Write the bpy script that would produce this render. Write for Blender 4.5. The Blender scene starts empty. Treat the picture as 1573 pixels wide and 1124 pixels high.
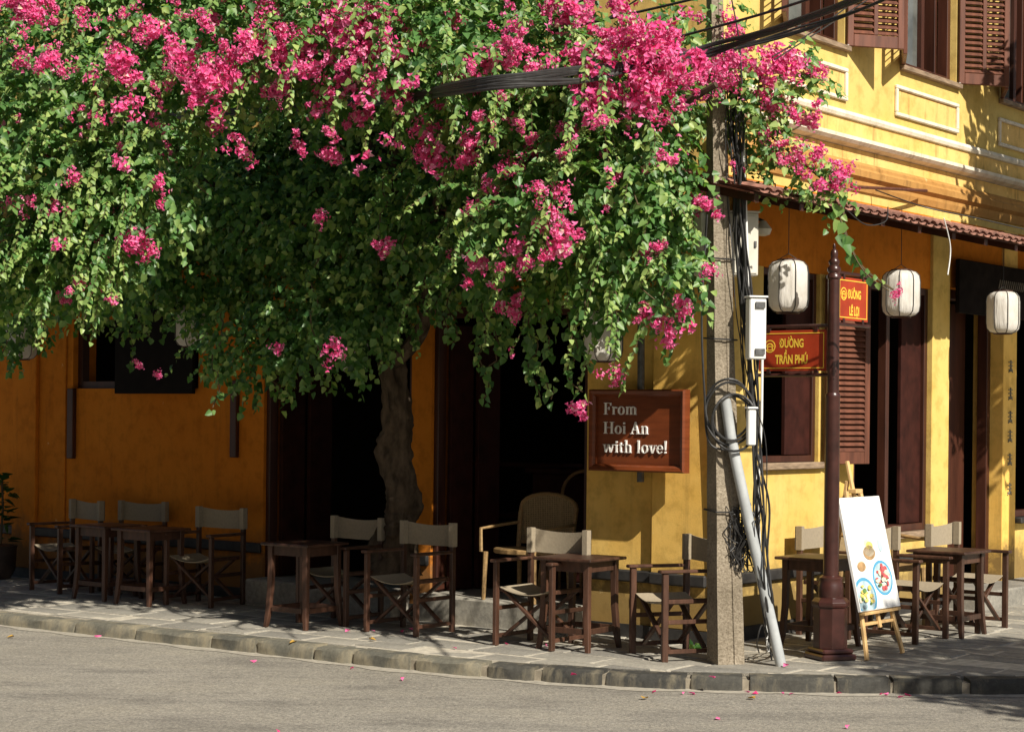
import bpy, bmesh, math, random
import numpy as np
from mathutils import Vector, Matrix
random.seed(7); RNG = np.random.default_rng(11)
scene = bpy.context.scene
COL = scene.collection
rad = math.radians

# ------------------------------------------------------------------ camera, sky, sun, exposure
F_PX, CX, HY, CAM_H, ROLL = 2855.0, 786.5, 640.0, 1.75, 0.0105
cam_d = bpy.data.cameras.new('camera'); cam = bpy.data.objects.new('camera', cam_d); COL.objects.link(cam)
cam_d.sensor_width = 36.0; cam_d.lens = F_PX / 1573.0 * 36.0
cam_d.shift_y = (HY - 562.0) / 1573.0
cam_d.clip_start = 0.1; cam_d.clip_end = 500
cam.matrix_world = Matrix.Translation((0, 0, CAM_H)) @ Matrix.Rotation(rad(90), 4, 'X') @ Matrix.Rotation(ROLL, 4, 'Z')
scene.camera = cam
SUN_TO = Vector((0.567, -0.895, 0.87)).normalized()
world = bpy.data.worlds.new('World'); scene.world = world; world.use_nodes = True
wn = world.node_tree.nodes; wl = world.node_tree.links
sky = wn.new('ShaderNodeTexSky'); sky.sky_type = 'NISHITA'; sky.sun_disc = False
sky.sun_elevation = math.asin(SUN_TO.z); sky.sun_rotation = math.atan2(SUN_TO.x, SUN_TO.y)
sky.air_density = 1.0; sky.dust_density = 1.5
wl.new(sky.outputs[0], wn['Background'].inputs[0]); wn['Background'].inputs[1].default_value = 0.05
sun_d = bpy.data.lights.new('sun', 'SUN'); sun_d.energy = 5.0; sun_d.angle = rad(0.5); sun_d.color = (1.0, 0.93, 0.82)
sun = bpy.data.objects.new('sun', sun_d); COL.objects.link(sun)
sun.rotation_euler = (-SUN_TO).to_track_quat('-Z', 'Y').to_euler(); sun.location = (8, -6, 12)
scene.view_settings.view_transform = 'Standard'; scene.view_settings.look = 'None'
scene.view_settings.exposure = 0.42; scene.view_settings.gamma = 1.0
scene.render.engine = 'CYCLES'
scene.cycles.use_denoising = True
scene.cycles.max_bounces = 5; scene.cycles.diffuse_bounces = 2; scene.cycles.transparent_max_bounces = 6
scene.cycles.sample_clamp_indirect = 6.0

# ------------------------------------------------------------------ frames: building corner C, s along the side street, t along the main front
C = Vector((1.464, 13.557, 0)); ANG = rad(51.6)
V = Vector((math.cos(ANG), math.sin(ANG), 0)); U = Vector((-V.y, V.x, 0))
BM = Matrix.Translation(C) @ Matrix.Rotation(ANG, 4, 'Z')          # building frame -> world
BI = BM.inverted()
PZ = 0.10                                                           # pavement level
def ray(x, y):
    dx, dy = x - CX, y - HY; c, s = math.cos(ROLL), math.sin(ROLL)
    return Vector(((c*dx + s*dy) / F_PX, 1.0, -(-s*dx + c*dy) / F_PX))
CAM = Vector((0, 0, CAM_H))
def atZ(x, y, d): return CAM + ray(x, y) * d
def on_left(x, y, o=0.0):      # world point on the plane o metres in front of the main front
    r = ray(x, y); k = (-o + C.dot(V)) / r.dot(V); return CAM + r * k
def on_right(x, y, o=0.0):
    r = ray(x, y); k = (-o + C.dot(U)) / r.dot(U); return CAM + r * k
def on_z(x, y, z=PZ):
    r = ray(x, y); return CAM + r * ((z - CAM_H) / r.z)
def tob(p): return BI @ p
def frb(s, t, z): return BM @ Vector((s, t, z))

# ------------------------------------------------------------------ mesh helpers
class MB:
    def __init__(self): self.v = []; self.f = []
    def add(self, vs, fs):
        n = len(self.v); self.v += [tuple(p) for p in vs]; self.f += [tuple(i + n for i in f) for f in fs]; return self
    def box(self, x0, x1, y0, y1, z0, z1, M=None):
        vs = [Vector((x, y, z)) for z in (z0, z1) for x, y in ((x0, y0), (x1, y0), (x1, y1), (x0, y1))]
        if M is not None: vs = [M @ p for p in vs]
        return self.add(vs, [(3, 2, 1, 0), (4, 5, 6, 7), (0, 1, 5, 4), (1, 2, 6, 5), (2, 3, 7, 6), (3, 0, 4, 7)])
    def bar(self, a, b, w, h, up=(0, 0, 1), w2=None, h2=None):
        a, b = Vector(a), Vector(b); d = (b - a).normalized(); up = Vector(up)
        if abs(d.dot(up)) > 0.97: up = Vector((0, 1, 0)) if abs(d.y) < 0.9 else Vector((1, 0, 0))
        sx = d.cross(up).normalized(); sy = sx.cross(d).normalized()
        w2 = w if w2 is None else w2; h2 = h if h2 is None else h2
        vs = []
        for p, ww, hh in ((a, w, h), (b, w2, h2)):
            vs += [p - sx*ww/2 - sy*hh/2, p + sx*ww/2 - sy*hh/2, p + sx*ww/2 + sy*hh/2, p - sx*ww/2 + sy*hh/2]
        return self.add(vs, [(3, 2, 1, 0), (4, 5, 6, 7), (0, 1, 5, 4), (1, 2, 6, 5), (2, 3, 7, 6), (3, 0, 4, 7)])
    def tube(self, pts, r, n=6, cap=True):
        pts = [Vector(p) for p in pts]; rs = r if hasattr(r, '__len__') else [r]*len(pts)
        base = len(self.v); prev = None
        for i, p in enumerate(pts):
            d = (pts[min(i+1, len(pts)-1)] - pts[max(i-1, 0)]).normalized()
            if prev is None:
                up = Vector((0, 0, 1)) if abs(d.z) < 0.9 else Vector((1, 0, 0)); sx = d.cross(up).normalized()
            else:
                sx = prev - d * prev.dot(d); sx.normalize()
            prev = sx; sy = d.cross(sx)
            for k in range(n):
                a = 2*math.pi*k/n; self.v.append(tuple(p + (sx*math.cos(a) + sy*math.sin(a))*rs[i]))
        for i in range(len(pts)-1):
            for k in range(n):
                a = base+i*n+k; b = base+i*n+(k+1) % n; self.f.append((a, b, b+n, a+n))
        if cap:
            self.f.append(tuple(base+k for k in reversed(range(n)))); e = base+(len(pts)-1)*n
            self.f.append(tuple(e+k for k in range(n)))
        return self
    def lathe(self, prof, n=16, rot=0.0):
        base = len(self.v)
        for r, z in prof:
            for k in range(n):
                a = 2*math.pi*k/n + rot; self.v.append((r*math.cos(a), r*math.sin(a), z))
        for i in range(len(prof)-1):
            for k in range(n):
                a = base+i*n+k; b = base+i*n+(k+1) % n; self.f.append((a, b, b+n, a+n))
        self.f.append(tuple(base+k for k in reversed(range(n)))); e = base+(len(prof)-1)*n
        self.f.append(tuple(e+k for k in range(n)))
        return self
    def prism(self, poly, z0, z1, M=None):
        n = len(poly); vs = [Vector((x, y, z0)) for x, y in poly] + [Vector((x, y, z1)) for x, y in poly]
        if M is not None: vs = [M @ p for p in vs]
        return self.add(vs, [tuple(reversed(range(n))), tuple(range(n, 2*n))] + [(i, (i+1) % n, (i+1) % n+n, i+n) for i in range(n)])
    def profile(self, prof, a, b, f):      # closed profile [(p,q)] swept from a to b; f(p,q,k)->point
        n = len(prof); vs = [f(p, q, a) for p, q in prof] + [f(p, q, b) for p, q in prof]
        return self.add(vs, [tuple(range(n)), tuple(reversed(range(n, 2*n)))] + [(i, i+n, (i+1) % n+n, (i+1) % n) for i in range(n)])
    def mesh(self, name, mat, bevel=0, smooth=False, recalc=True):
        me = bpy.data.meshes.new(name); me.from_pydata(self.v, [], self.f)
        bm = bmesh.new(); bm.from_mesh(me)
        if recalc: bmesh.ops.recalc_face_normals(bm, faces=bm.faces)
        if bevel:
            es = [e for e in bm.edges if len(e.link_faces) == 2 and e.calc_face_angle(0) > 0.5]
            bmesh.ops.bevel(bm, geom=es, offset=bevel, segments=1, affect='EDGES', clamp_overlap=True)
        if smooth:
            for f in bm.faces: f.smooth = True
            for e in bm.edges:
                if len(e.link_faces) == 2 and e.calc_face_angle(0) > 0.7: e.smooth = False
        bm.to_mesh(me); bm.free(); me.materials.append(mat); return me
    def build(self, name, mat, parent=None, **k):
        return link(name, self.mesh(name, mat, **k), parent)

def link(name, data, parent=None):
    o = bpy.data.objects.new(name, data); COL.objects.link(o)
    if parent is not None: o.parent = parent
    return o
def tag(o, label=None, cat=None, group=None, kind=None):
    if label: o['label'] = label
    if cat: o['category'] = cat
    if group: o['group'] = group
    if kind: o['kind'] = kind
    return o
def empty(name, loc=(0, 0, 0), rz=0.0):
    o = link(name, None); o.location = loc; o.rotation_euler = (0, 0, rz); o.empty_display_size = 0.2; return o
def copy_tree(o, parent=None):
    c = o.copy(); COL.objects.link(c); c.parent = parent
    for ch in [x for x in o.children]: copy_tree(ch, c)
    return c

# ------------------------------------------------------------------ materials
def newmat(name):
    m = bpy.data.materials.new(name); m.use_nodes = True
    nt = m.node_tree; return m, nt, nt.nodes['Principled BSDF']
def nd(nt, t, **k):
    n = nt.nodes.new(t)
    for a, b in k.items(): setattr(n, a, b)
    return n
def noise(nt, scale, detail=4, vec=None, rough=0.55):
    n = nd(nt, 'ShaderNodeTexNoise'); n.inputs['Scale'].default_value = scale; n.inputs['Detail'].default_value = detail
    n.inputs['Roughness'].default_value = rough
    if vec is not None: nt.links.new(vec, n.inputs['Vector'])
    return n
def ramp(nt, src, stops):
    r = nd(nt, 'ShaderNodeValToRGB'); cr = r.color_ramp
    while len(cr.elements) < len(stops): cr.elements.new(0.5)
    for e, (p, c) in zip(cr.elements, stops): e.position = p; e.color = (*c, 1) if len(c) == 3 else c
    nt.links.new(src, r.inputs[0]); return r
def mix(nt, fac, a, b, mode='MIX'):
    n = nd(nt, 'ShaderNodeMix', data_type='RGBA', blend_type=mode)
    for sock, val in ((n.inputs[0], fac), (n.inputs[6], a), (n.inputs[7], b)):
        if hasattr(val, 'links') or isinstance(val, bpy.types.NodeSocket): nt.links.new(val, sock)
        elif isinstance(val, (int, float)): sock.default_value = val
        else: sock.default_value = (*val, 1) if len(val) == 3 else val
    return n.outputs[2]
def bump(nt, bsdf, src, strength, dist=0.01):
    b = nd(nt, 'ShaderNodeBump'); b.inputs['Strength'].default_value = strength; b.inputs['Distance'].default_value = dist
    nt.links.new(src, b.inputs['Height']); nt.links.new(b.outputs[0], bsdf.inputs['Normal'])
def objco(nt, scale=None):
    tc = nd(nt, 'ShaderNodeTexCoord')
    if scale is None: return tc.outputs['Object']
    mp = nd(nt, 'ShaderNodeMapping'); mp.inputs['Scale'].default_value = scale
    nt.links.new(tc.outputs['Object'], mp.inputs['Vector']); return mp.outputs[0]

def simple(name, col, rough=0.6, var=0.25, scale=12, stretch=None, bmp=0.15, spec=0.4, metal=0.0, objvar=0.0):
    m, nt, b = newmat(name); co = objco(nt, stretch)
    n = noise(nt, scale, 6, co)
    lo = tuple(c*(1-var) for c in col); hi = tuple(min(1, c*(1+var)) for c in col)
    r = ramp(nt, n.outputs[0], [(0.3, lo), (0.7, hi)]); out = r.outputs[0]
    if objvar:
        oi = nd(nt, 'ShaderNodeObjectInfo')
        rr = ramp(nt, oi.outputs['Random'], [(0, (1-objvar,)*3), (1, (1+objvar,)*3)])
        out = mix(nt, 1.0, out, rr.outputs[0], 'MULTIPLY')
    nt.links.new(out, b.inputs['Base Color'])
    b.inputs['Roughness'].default_value = rough; b.inputs['Metallic'].default_value = metal
    b.inputs['Specular IOR Level'].default_value = spec
    if bmp: bump(nt, b, n.outputs[0], bmp, 0.004)
    return m

def m_plaster(name, col, col2, stain=0.5, dirt=(0.16, 0.09, 0.035)):
    m, nt, b = newmat(name); co = objco(nt)
    n1 = noise(nt, 1.1, 6, co, 0.6); n2 = noise(nt, 7, 6, co, 0.65); n3 = noise(nt, 90, 3, co)
    base = ramp(nt, n1.outputs[0], [(0.32, col), (0.68, col2)])
    patch = ramp(nt, n2.outputs[0], [(0.35, (0.82, 0.80, 0.76)), (0.5, (1, 1, 1)), (0.75, (1.08, 1.08, 1.1))])
    c = mix(nt, 1.0, base.outputs[0], patch.outputs[0], 'MULTIPLY')
    st = noise(nt, 1.0, 7, objco(nt, (9, 9, 0.9)), 0.7)
    sr = ramp(nt, st.outputs[0], [(0.54, (0, 0, 0)), (0.78, (stain,)*3)])
    c = mix(nt, sr.outputs[0], c, dirt)
    sx_ = nd(nt, 'ShaderNodeSeparateXYZ'); nt.links.new(objco(nt), sx_.inputs[0])
    gn = noise(nt, 5, 6, co, 0.7); ad = nd(nt, 'ShaderNodeMath', operation='MULTIPLY_ADD'); nt.links.new(gn.outputs[0], ad.inputs[0]); ad.inputs[1].default_value = -0.9; nt.links.new(sx_.outputs[2], ad.inputs[2])
    gr = ramp(nt, ad.outputs[0], [(0.0, (0.75,)*3), (0.10, (0.35,)*3), (0.28, (0, 0, 0))])
    c = mix(nt, gr.outputs[0], c, (0.13, 0.085, 0.04))
    # flaked patches where older pale wash shows
    fl = noise(nt, 3.3, 8, co, 0.72); fr = ramp(nt, fl.outputs[0], [(0.66, (0, 0, 0)), (0.70, (0.5,)*3)])
    c = mix(nt, fr.outputs[0], c, (0.80, 0.62, 0.30))
    nt.links.new(c, b.inputs['Base Color']); b.inputs['Roughness'].default_value = 0.92; b.inputs['Specular IOR Level'].default_value = 0.15
    a = nd(nt, 'ShaderNodeMath', operation='ADD'); nt.links.new(n2.outputs[0], a.inputs[0]); nt.links.new(n3.outputs[0], a.inputs[1])
    bump(nt, b, a.outputs[0], 0.25, 0.006); return m

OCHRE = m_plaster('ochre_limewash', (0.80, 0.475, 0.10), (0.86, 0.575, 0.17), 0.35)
SHADE_ORANGE = m_plaster('shade_orange_limewash', (0.56, 0.170, 0.012), (0.64, 0.215, 0.020), 0.35, (0.10, 0.04, 0.015))  # ochre wall colour deepened to orange, with its shade put into the tone
YELLOW = m_plaster('lit_yellow_limewash', (0.64, 0.42, 0.10), (0.69, 0.51, 0.17), 0.30, (0.30, 0.15, 0.05))  # wall colour made paler, with the sunlight on this side put in
OCHRE_OLD = m_plaster('ochre_weathered', (0.74, 0.46, 0.13), (0.80, 0.56, 0.22), 0.85, (0.10, 0.055, 0.025))
TAN = m_plaster('tan_cornice', (0.42, 0.215, 0.06), (0.50, 0.28, 0.09), 0.7, (0.08, 0.045, 0.02))  # brownish paint plus the ledge's shadow, both put into one tone
WHITE_M = m_plaster('white_moulding', (0.72, 0.65, 0.50), (0.78, 0.72, 0.60), 0.8, (0.22, 0.18, 0.13))
BLACK_P = simple('black_plinth_paint', (0.030, 0.028, 0.026), 0.6, 0.5, 9, bmp=0.3)
DARKWOOD = simple('dark_stained_wood', (0.055, 0.018, 0.010), 0.45, 0.4, 14, (1, 1, 0.12), 0.2)
SHUTTER = simple('shutter_wood', (0.120, 0.043, 0.024), 0.5, 0.35, 18, (1, 1, 0.15), 0.2, objvar=0.15)
CHAIRWOOD = simple('furniture_wood', (0.066, 0.031, 0.019), 0.42, 0.45, 22, (1, 1, 0.25), 0.2, objvar=0.25)
CANVAS = simple('canvas_cloth', (0.31, 0.26, 0.185), 0.95, 0.10, 60, None, 0.3, 0.1)
SIGNWOOD = simple('carved_sign_wood', (0.165, 0.040, 0.012), 0.35, 0.3, 5, (0.5, 0.5, 5), 0.15)
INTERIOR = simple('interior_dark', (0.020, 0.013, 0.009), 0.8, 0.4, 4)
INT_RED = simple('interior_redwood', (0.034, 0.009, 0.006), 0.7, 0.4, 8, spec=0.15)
GREYGLASS = simple('old_grey_glass', (0.12, 0.125, 0.115), 0.12, 0.35, 5, bmp=0.0, spec=0.6)
SILLWOOD = simple('weathered_sill', (0.24, 0.17, 0.11), 0.85, 0.45, 30, (0.3, 0.3, 2), 0.3)
CREAM = simple('cream_box_paint', (0.60, 0.57, 0.48), 0.5, 0.12, 8, bmp=0.05)
WHITEP = simple('white_plastic', (0.74, 0.74, 0.71), 0.45, 0.08, 10, bmp=0.03)
PVC = simple('grey_pvc', (0.40, 0.42, 0.42), 0.45, 0.2, 6, bmp=0.06)
CABLE = simple('black_cable', (0.030, 0.029, 0.028), 0.5, 0.3, 20, bmp=0.0)
MAROON = simple('maroon_gloss_paint', (0.044, 0.0145, 0.011), 0.32, 0.4, 9, bmp=0.06, spec=0.55)
STEEL = simple('grey_iron', (0.10, 0.10, 0.098), 0.5, 0.5, 25, bmp=0.1, metal=0.4)
REDSIGN = simple('red_sign_enamel', (0.36, 0.040, 0.012), 0.45, 0.2, 6, bmp=0.0)
YELLOWP = simple('yellow_sign_print', (0.85, 0.55, 0.06), 0.5, 0.05, 8, bmp=0.0)
PINE = simple('pale_pine', (0.62, 0.40, 0.17), 0.6, 0.2, 16, (1, 1, 0.2), 0.1)
LETTERW = simple('white_letter_paint', (0.86, 0.84, 0.79), 0.5, 0.08, 30, bmp=0.05)
RATTAN = simple('rattan_cane', (0.30, 0.19, 0.08), 0.55, 0.3, 40, bmp=0.1)
TERRA = simple('old_roof_tile', (0.28, 0.135, 0.098), 0.85, 0.5, 14, bmp=0.4, objvar=0.3)
POTCLAY = simple('dark_glazed_pot', (0.05, 0.035, 0.028), 0.4, 0.3, 8)

def m_concrete():
    m, nt, b = newmat('weathered_concrete'); co = objco(nt)
    n1 = noise(nt, 3, 6, co); n2 = noise(nt, 60, 5, co, 0.7); vo = nd(nt, 'ShaderNodeTexVoronoi'); vo.inputs['Scale'].default_value = 70
    nt.links.new(co, vo.inputs['Vector'])
    c = ramp(nt, n1.outputs[0], [(0.3, (0.20, 0.168, 0.122)), (0.7, (0.34, 0.29, 0.22))])
    d = ramp(nt, n2.outputs[0], [(0.35, (0.6, 0.58, 0.55)), (0.6, (1.1, 1.1, 1.1))])
    nt.links.new(mix(nt, 1.0, c.outputs[0], d.outputs[0], 'MULTIPLY'), b.inputs['Base Color'])
    b.inputs['Roughness'].default_value = 0.95; b.inputs['Specular IOR Level'].default_value = 0.15
    a = nd(nt, 'ShaderNodeMath', operation='ADD'); nt.links.new(n2.outputs[0], a.inputs[0]); nt.links.new(vo.outputs[0], a.inputs[1])
    bump(nt, b, a.outputs[0], 0.6, 0.006); return m
CONCRETE = m_concrete()

def m_asphalt():
    m, nt, b = newmat('worn_asphalt'); co = objco(nt)
    n1 = noise(nt, 0.45, 5, co); n2 = noise(nt, 48, 4, co, 0.8); n4 = noise(nt, 14, 5, co, 0.7)
    vo = nd(nt, 'ShaderNodeTexVoronoi'); vo.inputs['Scale'].default_value = 110; nt.links.new(co, vo.inputs['Vector'])
    c = ramp(nt, n1.outputs[0], [(0.3, (0.245, 0.226, 0.188)), (0.7, (0.30, 0.279, 0.237))])
    d = ramp(nt, n2.outputs[0], [(0.3, (0.45, 0.45, 0.45)), (0.5, (1, 1, 1)), (0.70, (1.6, 1.56, 1.48))])
    cc = mix(nt, 1.0, c.outputs[0], d.outputs[0], 'MULTIPLY')
    e = ramp(nt, n4.outputs[0], [(0.3, (0.78,)*3), (0.7, (1.16,)*3)])
    nt.links.new(mix(nt, 1.0, cc, e.outputs[0], 'MULTIPLY'), b.inputs['Base Color'])
    b.inputs['Roughness'].default_value = 0.9; b.inputs['Specular IOR Level'].default_value = 0.2
    st = noise(nt, 1.6, 9, objco(nt, (0.6, 1.4, 1)), 0.72); sr = ramp(nt, st.outputs[0], [(0.36, (0.74, 0.74, 0.75)), (0.5, (1, 1, 1)), (0.68, (1.10, 1.09, 1.06))])
    lk = b.inputs['Base Color'].links[0].from_socket; nt.links.new(mix(nt, 1.0, lk, sr.outputs[0], 'MULTIPLY'), b.inputs['Base Color'])
    bump(nt, b, vo.outputs[0], 0.45, 0.006); return m
ASPHALT = m_asphalt()

def m_stone(name, lo, hi, moss=0.0):
    m, nt, b = newmat(name); co = objco(nt)
    n1 = noise(nt, 2.2, 6, co); n2 = noise(nt, 26, 6, co, 0.7)
    oi = nd(nt, 'ShaderNodeObjectInfo')
    c = ramp(nt, n1.outputs[0], [(0.3, lo), (0.72, hi)])
    d = ramp(nt, n2.outputs[0], [(0.3, (0.66, 0.66, 0.66)), (0.65, (1.15, 1.14, 1.1))])
    r = ramp(nt, oi.outputs['Random'], [(0, (0.78, 0.78, 0.79)), (1, (1.18, 1.16, 1.12))])
    cc = mix(nt, 1.0, mix(nt, 1.0, c.outputs[0], d.outputs[0], 'MULTIPLY'), r.outputs[0], 'MULTIPLY')
    if moss:
        n3 = noise(nt, 5, 6, objco(nt, (1, 1, 0.25)), 0.7); mr = ramp(nt, n3.outputs[0], [(0.5, (0, 0, 0)), (0.7, (moss,)*3)])
        cc = mix(nt, mr.outputs[0], cc, (0.34, 0.29, 0.19))
    nt.links.new(cc, b.inputs['Base Color']); b.inputs['Roughness'].default_value = 0.85; b.inputs['Specular IOR Level'].default_value = 0.25
    bump(nt, b, n2.outputs[0], 0.35, 0.008); return m
SLAB = m_stone('grey_paving_stone', (0.225, 0.215, 0.19), (0.36, 0.343, 0.30))
KERB_OLD = m_stone('mossy_kerb_stone', (0.10, 0.10, 0.085), (0.19, 0.18, 0.145), 0.8)
KERB = m_stone('dark_kerb_stone', (0.045, 0.045, 0.041), (0.088, 0.085, 0.075), 0.5)
MORTAR = simple('pale_mortar', (0.50, 0.455, 0.365), 0.95, 0.25, 18, bmp=0.4, spec=0.1)

def m_leaf(name, dark, mid, light, obj=False, transl=0.35):
    m, nt, b = newmat(name)
    if obj: src = nd(nt, 'ShaderNodeObjectInfo').outputs['Random']
    else: src = nd(nt, 'ShaderNodeAttribute', attribute_name='tone').outputs['Fac']
    r = ramp(nt, src, [(0.0, dark), (0.55, mid), (1.0, light)])
    nt.links.new(r.outputs[0], b.inputs['Base Color']); b.inputs['Roughness'].default_value = 0.42; b.inputs['Specular IOR Level'].default_value = 0.45
    tr = nd(nt, 'ShaderNodeBsdfTranslucent'); nt.links.new(mix(nt, 1.0, r.outputs[0], (1.15, 1.4, 0.5), 'MULTIPLY'), tr.inputs['Color'])
    ms = nd(nt, 'ShaderNodeMixShader'); ms.inputs[0].default_value = transl
    nt.links.new(b.outputs[0], ms.inputs[1]); nt.links.new(tr.outputs[0], ms.inputs[2])
    nt.links.new(ms.outputs[0], nt.nodes['Material Output'].inputs['Surface']); return m
LEAF = m_leaf('bougainvillea_leaf', (0.026, 0.078, 0.024), (0.112, 0.245, 0.066), (0.42, 0.53, 0.165))
LEAF_OBJ = m_leaf('bougainvillea_shoot_leaf', (0.06, 0.15, 0.04), (0.14, 0.28, 0.075), (0.32, 0.44, 0.13), True)
def m_bract():
    m, nt, b = newmat('magenta_bract')
    src = nd(nt, 'ShaderNodeAttribute', attribute_name='tone').outputs['Fac']
    r = ramp(nt, src, [(0.0, (0.80, 0.045, 0.19)), (0.35, (0.95, 0.12, 0.38)), (0.75, (0.97, 0.34, 0.60)), (0.95, (0.95, 0.60, 0.68)), (1.0, (0.86, 0.74, 0.52))])
    nt.links.new(r.outputs[0], b.inputs['Base Color']); b.inputs['Roughness'].default_value = 0.6; b.inputs['Specular IOR Level'].default_value = 0.2
    tr = nd(nt, 'ShaderNodeBsdfTranslucent'); nt.links.new(r.outputs[0], tr.inputs['Color'])
    ms = nd(nt, 'ShaderNodeMixShader'); ms.inputs[0].default_value = 0.42
    nt.links.new(b.outputs[0], ms.inputs[1]); nt.links.new(tr.outputs[0], ms.inputs[2])
    nt.links.new(ms.outputs[0], nt.nodes['Material Output'].inputs['Surface']); return m
BRACT = m_bract()
BARK = simple('grey_brown_bark', (0.075, 0.055, 0.037), 0.95, 0.6, 16, (1, 1, 0.35), 0.9, 0.1)
TWIG = simple('green_brown_twig', (0.09, 0.065, 0.03), 0.8, 0.3, 30)
def m_silk():
    m, nt, b = newmat('white_lantern_silk'); co = objco(nt)
    n = noise(nt, 9, 4, co); r = ramp(nt, n.outputs[0], [(0.35, (0.74, 0.70, 0.62)), (0.6, (0.86, 0.83, 0.77))])
    nt.links.new(r.outputs[0], b.inputs['Base Color']); b.inputs['Roughness'].default_value = 0.5; b.inputs['Sheen Weight'].default_value = 0.2; wv = noise(nt, 14, 3, objco(nt, (2.2, 2.2, 0.35))); bump(nt, b, wv.outputs[0], 0.55, 0.02)
    tr = nd(nt, 'ShaderNodeBsdfTranslucent'); tr.inputs['Color'].default_value = (0.8, 0.76, 0.66, 1)
    ms = nd(nt, 'ShaderNodeMixShader'); ms.inputs[0].default_value = 0.3
    nt.links.new(b.outputs[0], ms.inputs[1]); nt.links.new(tr.outputs[0], ms.inputs[2])
    nt.links.new(ms.outputs[0], nt.nodes['Material Output'].inputs['Surface']); return m
SILK = m_silk()

# ------------------------------------------------------------------ road, kerb, pavement
g = MB(); g.add([(-90, -60, 0), (90, -60, 0), (90, 140, 0), (-90, 140, 0)], [(0, 1, 2, 3)])
tag(g.build('road', ASPHALT), kind='structure')
kp = [(-16.5, 24.0), (-4.19, 15.2), (-1.73, 13.47), (-0.75, 12.76), (-0.03, 12.34), (0.9, 11.98), (1.89, 11.88), (3.26, 11.86), (4.3, 12.12), (5.1, 12.75), (5.75, 13.55), (12.0, 21.4)]
kp = [Vector((a, b, 0)) for a, b in kp]
def smooth_poly(p, it=2):
    for _ in range(it):
        q = [p[0]]
        for a, b in zip(p, p[1:]): q += [a.lerp(b, 0.25), a.lerp(b, 0.75)]
        p = q + [p[-1]]
    return p
KL = smooth_poly(kp, 2)
def arc(p):
    d = [0]
    for a, b in zip(p, p[1:]): d.append(d[-1] + (b-a).length)
    return d
KD = arc(KL)
def kat(d):
    d = max(0, min(KD[-1]-1e-6, d))
    for i in range(len(KD)-1):
        if KD[i+1] >= d:
            k = (d-KD[i])/(KD[i+1]-KD[i]+1e-9); p = KL[i].lerp(KL[i+1], k); e = (KL[i+1]-KL[i]).normalized()
            return p, Vector((-e.y, e.x, 0))        # point, inward normal
kerb = MB(); kpts = [kat(KD[-1]*i/220) for i in range(221)]
for i in range(220):
    (a, na), (b, nb) = kpts[i], kpts[i+1]; z0, z1 = -0.05, 0.075
    kerb.add([a+na*0.03+Vector((0,0,z0)), b+nb*0.03+Vector((0,0,z0)), b+nb*0.03+Vector((0,0,z1)), a+na*0.03+Vector((0,0,z1)), b+nb*0.20+Vector((0,0,z1)), a+na*0.20+Vector((0,0,z1))],
             [(0, 1, 2, 3), (3, 2, 4, 5)])
KERBO = tag(kerb.build('kerb', simple('dirty_kerb_joint', (0.27, 0.235, 0.175), 0.95, 0.35, 14, bmp=0.5), recalc=False), kind='structure')
d = 7.0; KW = 0.19
while d < KD[-1]-5.5:
    ln = random.uniform(0.55, 0.95) if d < 17 else random.uniform(0.32, 0.62)
    gp = random.uniform(0.012, 0.03) if d < 17 else random.uniform(0.02, 0.065)
    n = 7; m = MB(); top = PZ + random.uniform(-0.010, 0.006)
    rows = []
    for i in range(n+1):
        p, nn = kat(d + (ln-gp)*i/n); e = 0.012 if i in (0, n) else 0.0
        j = lambda s=0.006: random.uniform(-s, s)
        rows.append([p+nn*(0.0+e+j(0.01))+Vector((0,0,-0.04)), p+nn*(0.004+e+j(0.009))+Vector((0,0,0.035+j(0.01))), p+nn*(0.010+e+j(0.007))+Vector((0,0,top-0.022+j())), p+nn*(0.034+j())+Vector((0,0,top+j(0.003)-e*0.5)), p+nn*(KW-0.01)+Vector((0,0,top+j(0.002))), p+nn*KW+Vector((0,0,-0.04))])
    k = 6; vs = [q for r in rows for q in r]; fs = []
    for i in range(n):
        for q in range(k-1): a = i*k+q; fs.append((a, a+k, a+k+1, a+1))
    fs += [tuple(range(k)), tuple(reversed(range(n*k, n*k+k)))]
    c0 = kat(d+ln/2)[0]; m.add([q-c0 for q in vs], fs)
    o = m.build('kerb_stone', KERB_OLD if c0.x < -0.3 else KERB, KERBO, smooth=True); o.location = c0
    d += ln
gut = MB()
for i in range(220):
    (a, na), (b, nb) = kpts[i], kpts[i+1]; w0 = 0.07 + 0.03*math.sin(i*1.7) + 0.02*math.sin(i*0.61); w1 = 0.07 + 0.03*math.sin((i+1)*1.7) + 0.02*math.sin((i+1)*0.61)
    gut.add([a+na*0.03+Vector((0,0,0.010)), a-na*w0+Vector((0,0,0.003)), b-nb*w1+Vector((0,0,0.003)), b+nb*0.03+Vector((0,0,0.010))], [(0, 1, 2, 3)])
tag(gut.build('gutter_strip', simple('gutter_mortar', (0.34, 0.31, 0.25), 0.95, 0.2, 20, bmp=0.4), recalc=False), kind='structure')

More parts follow.
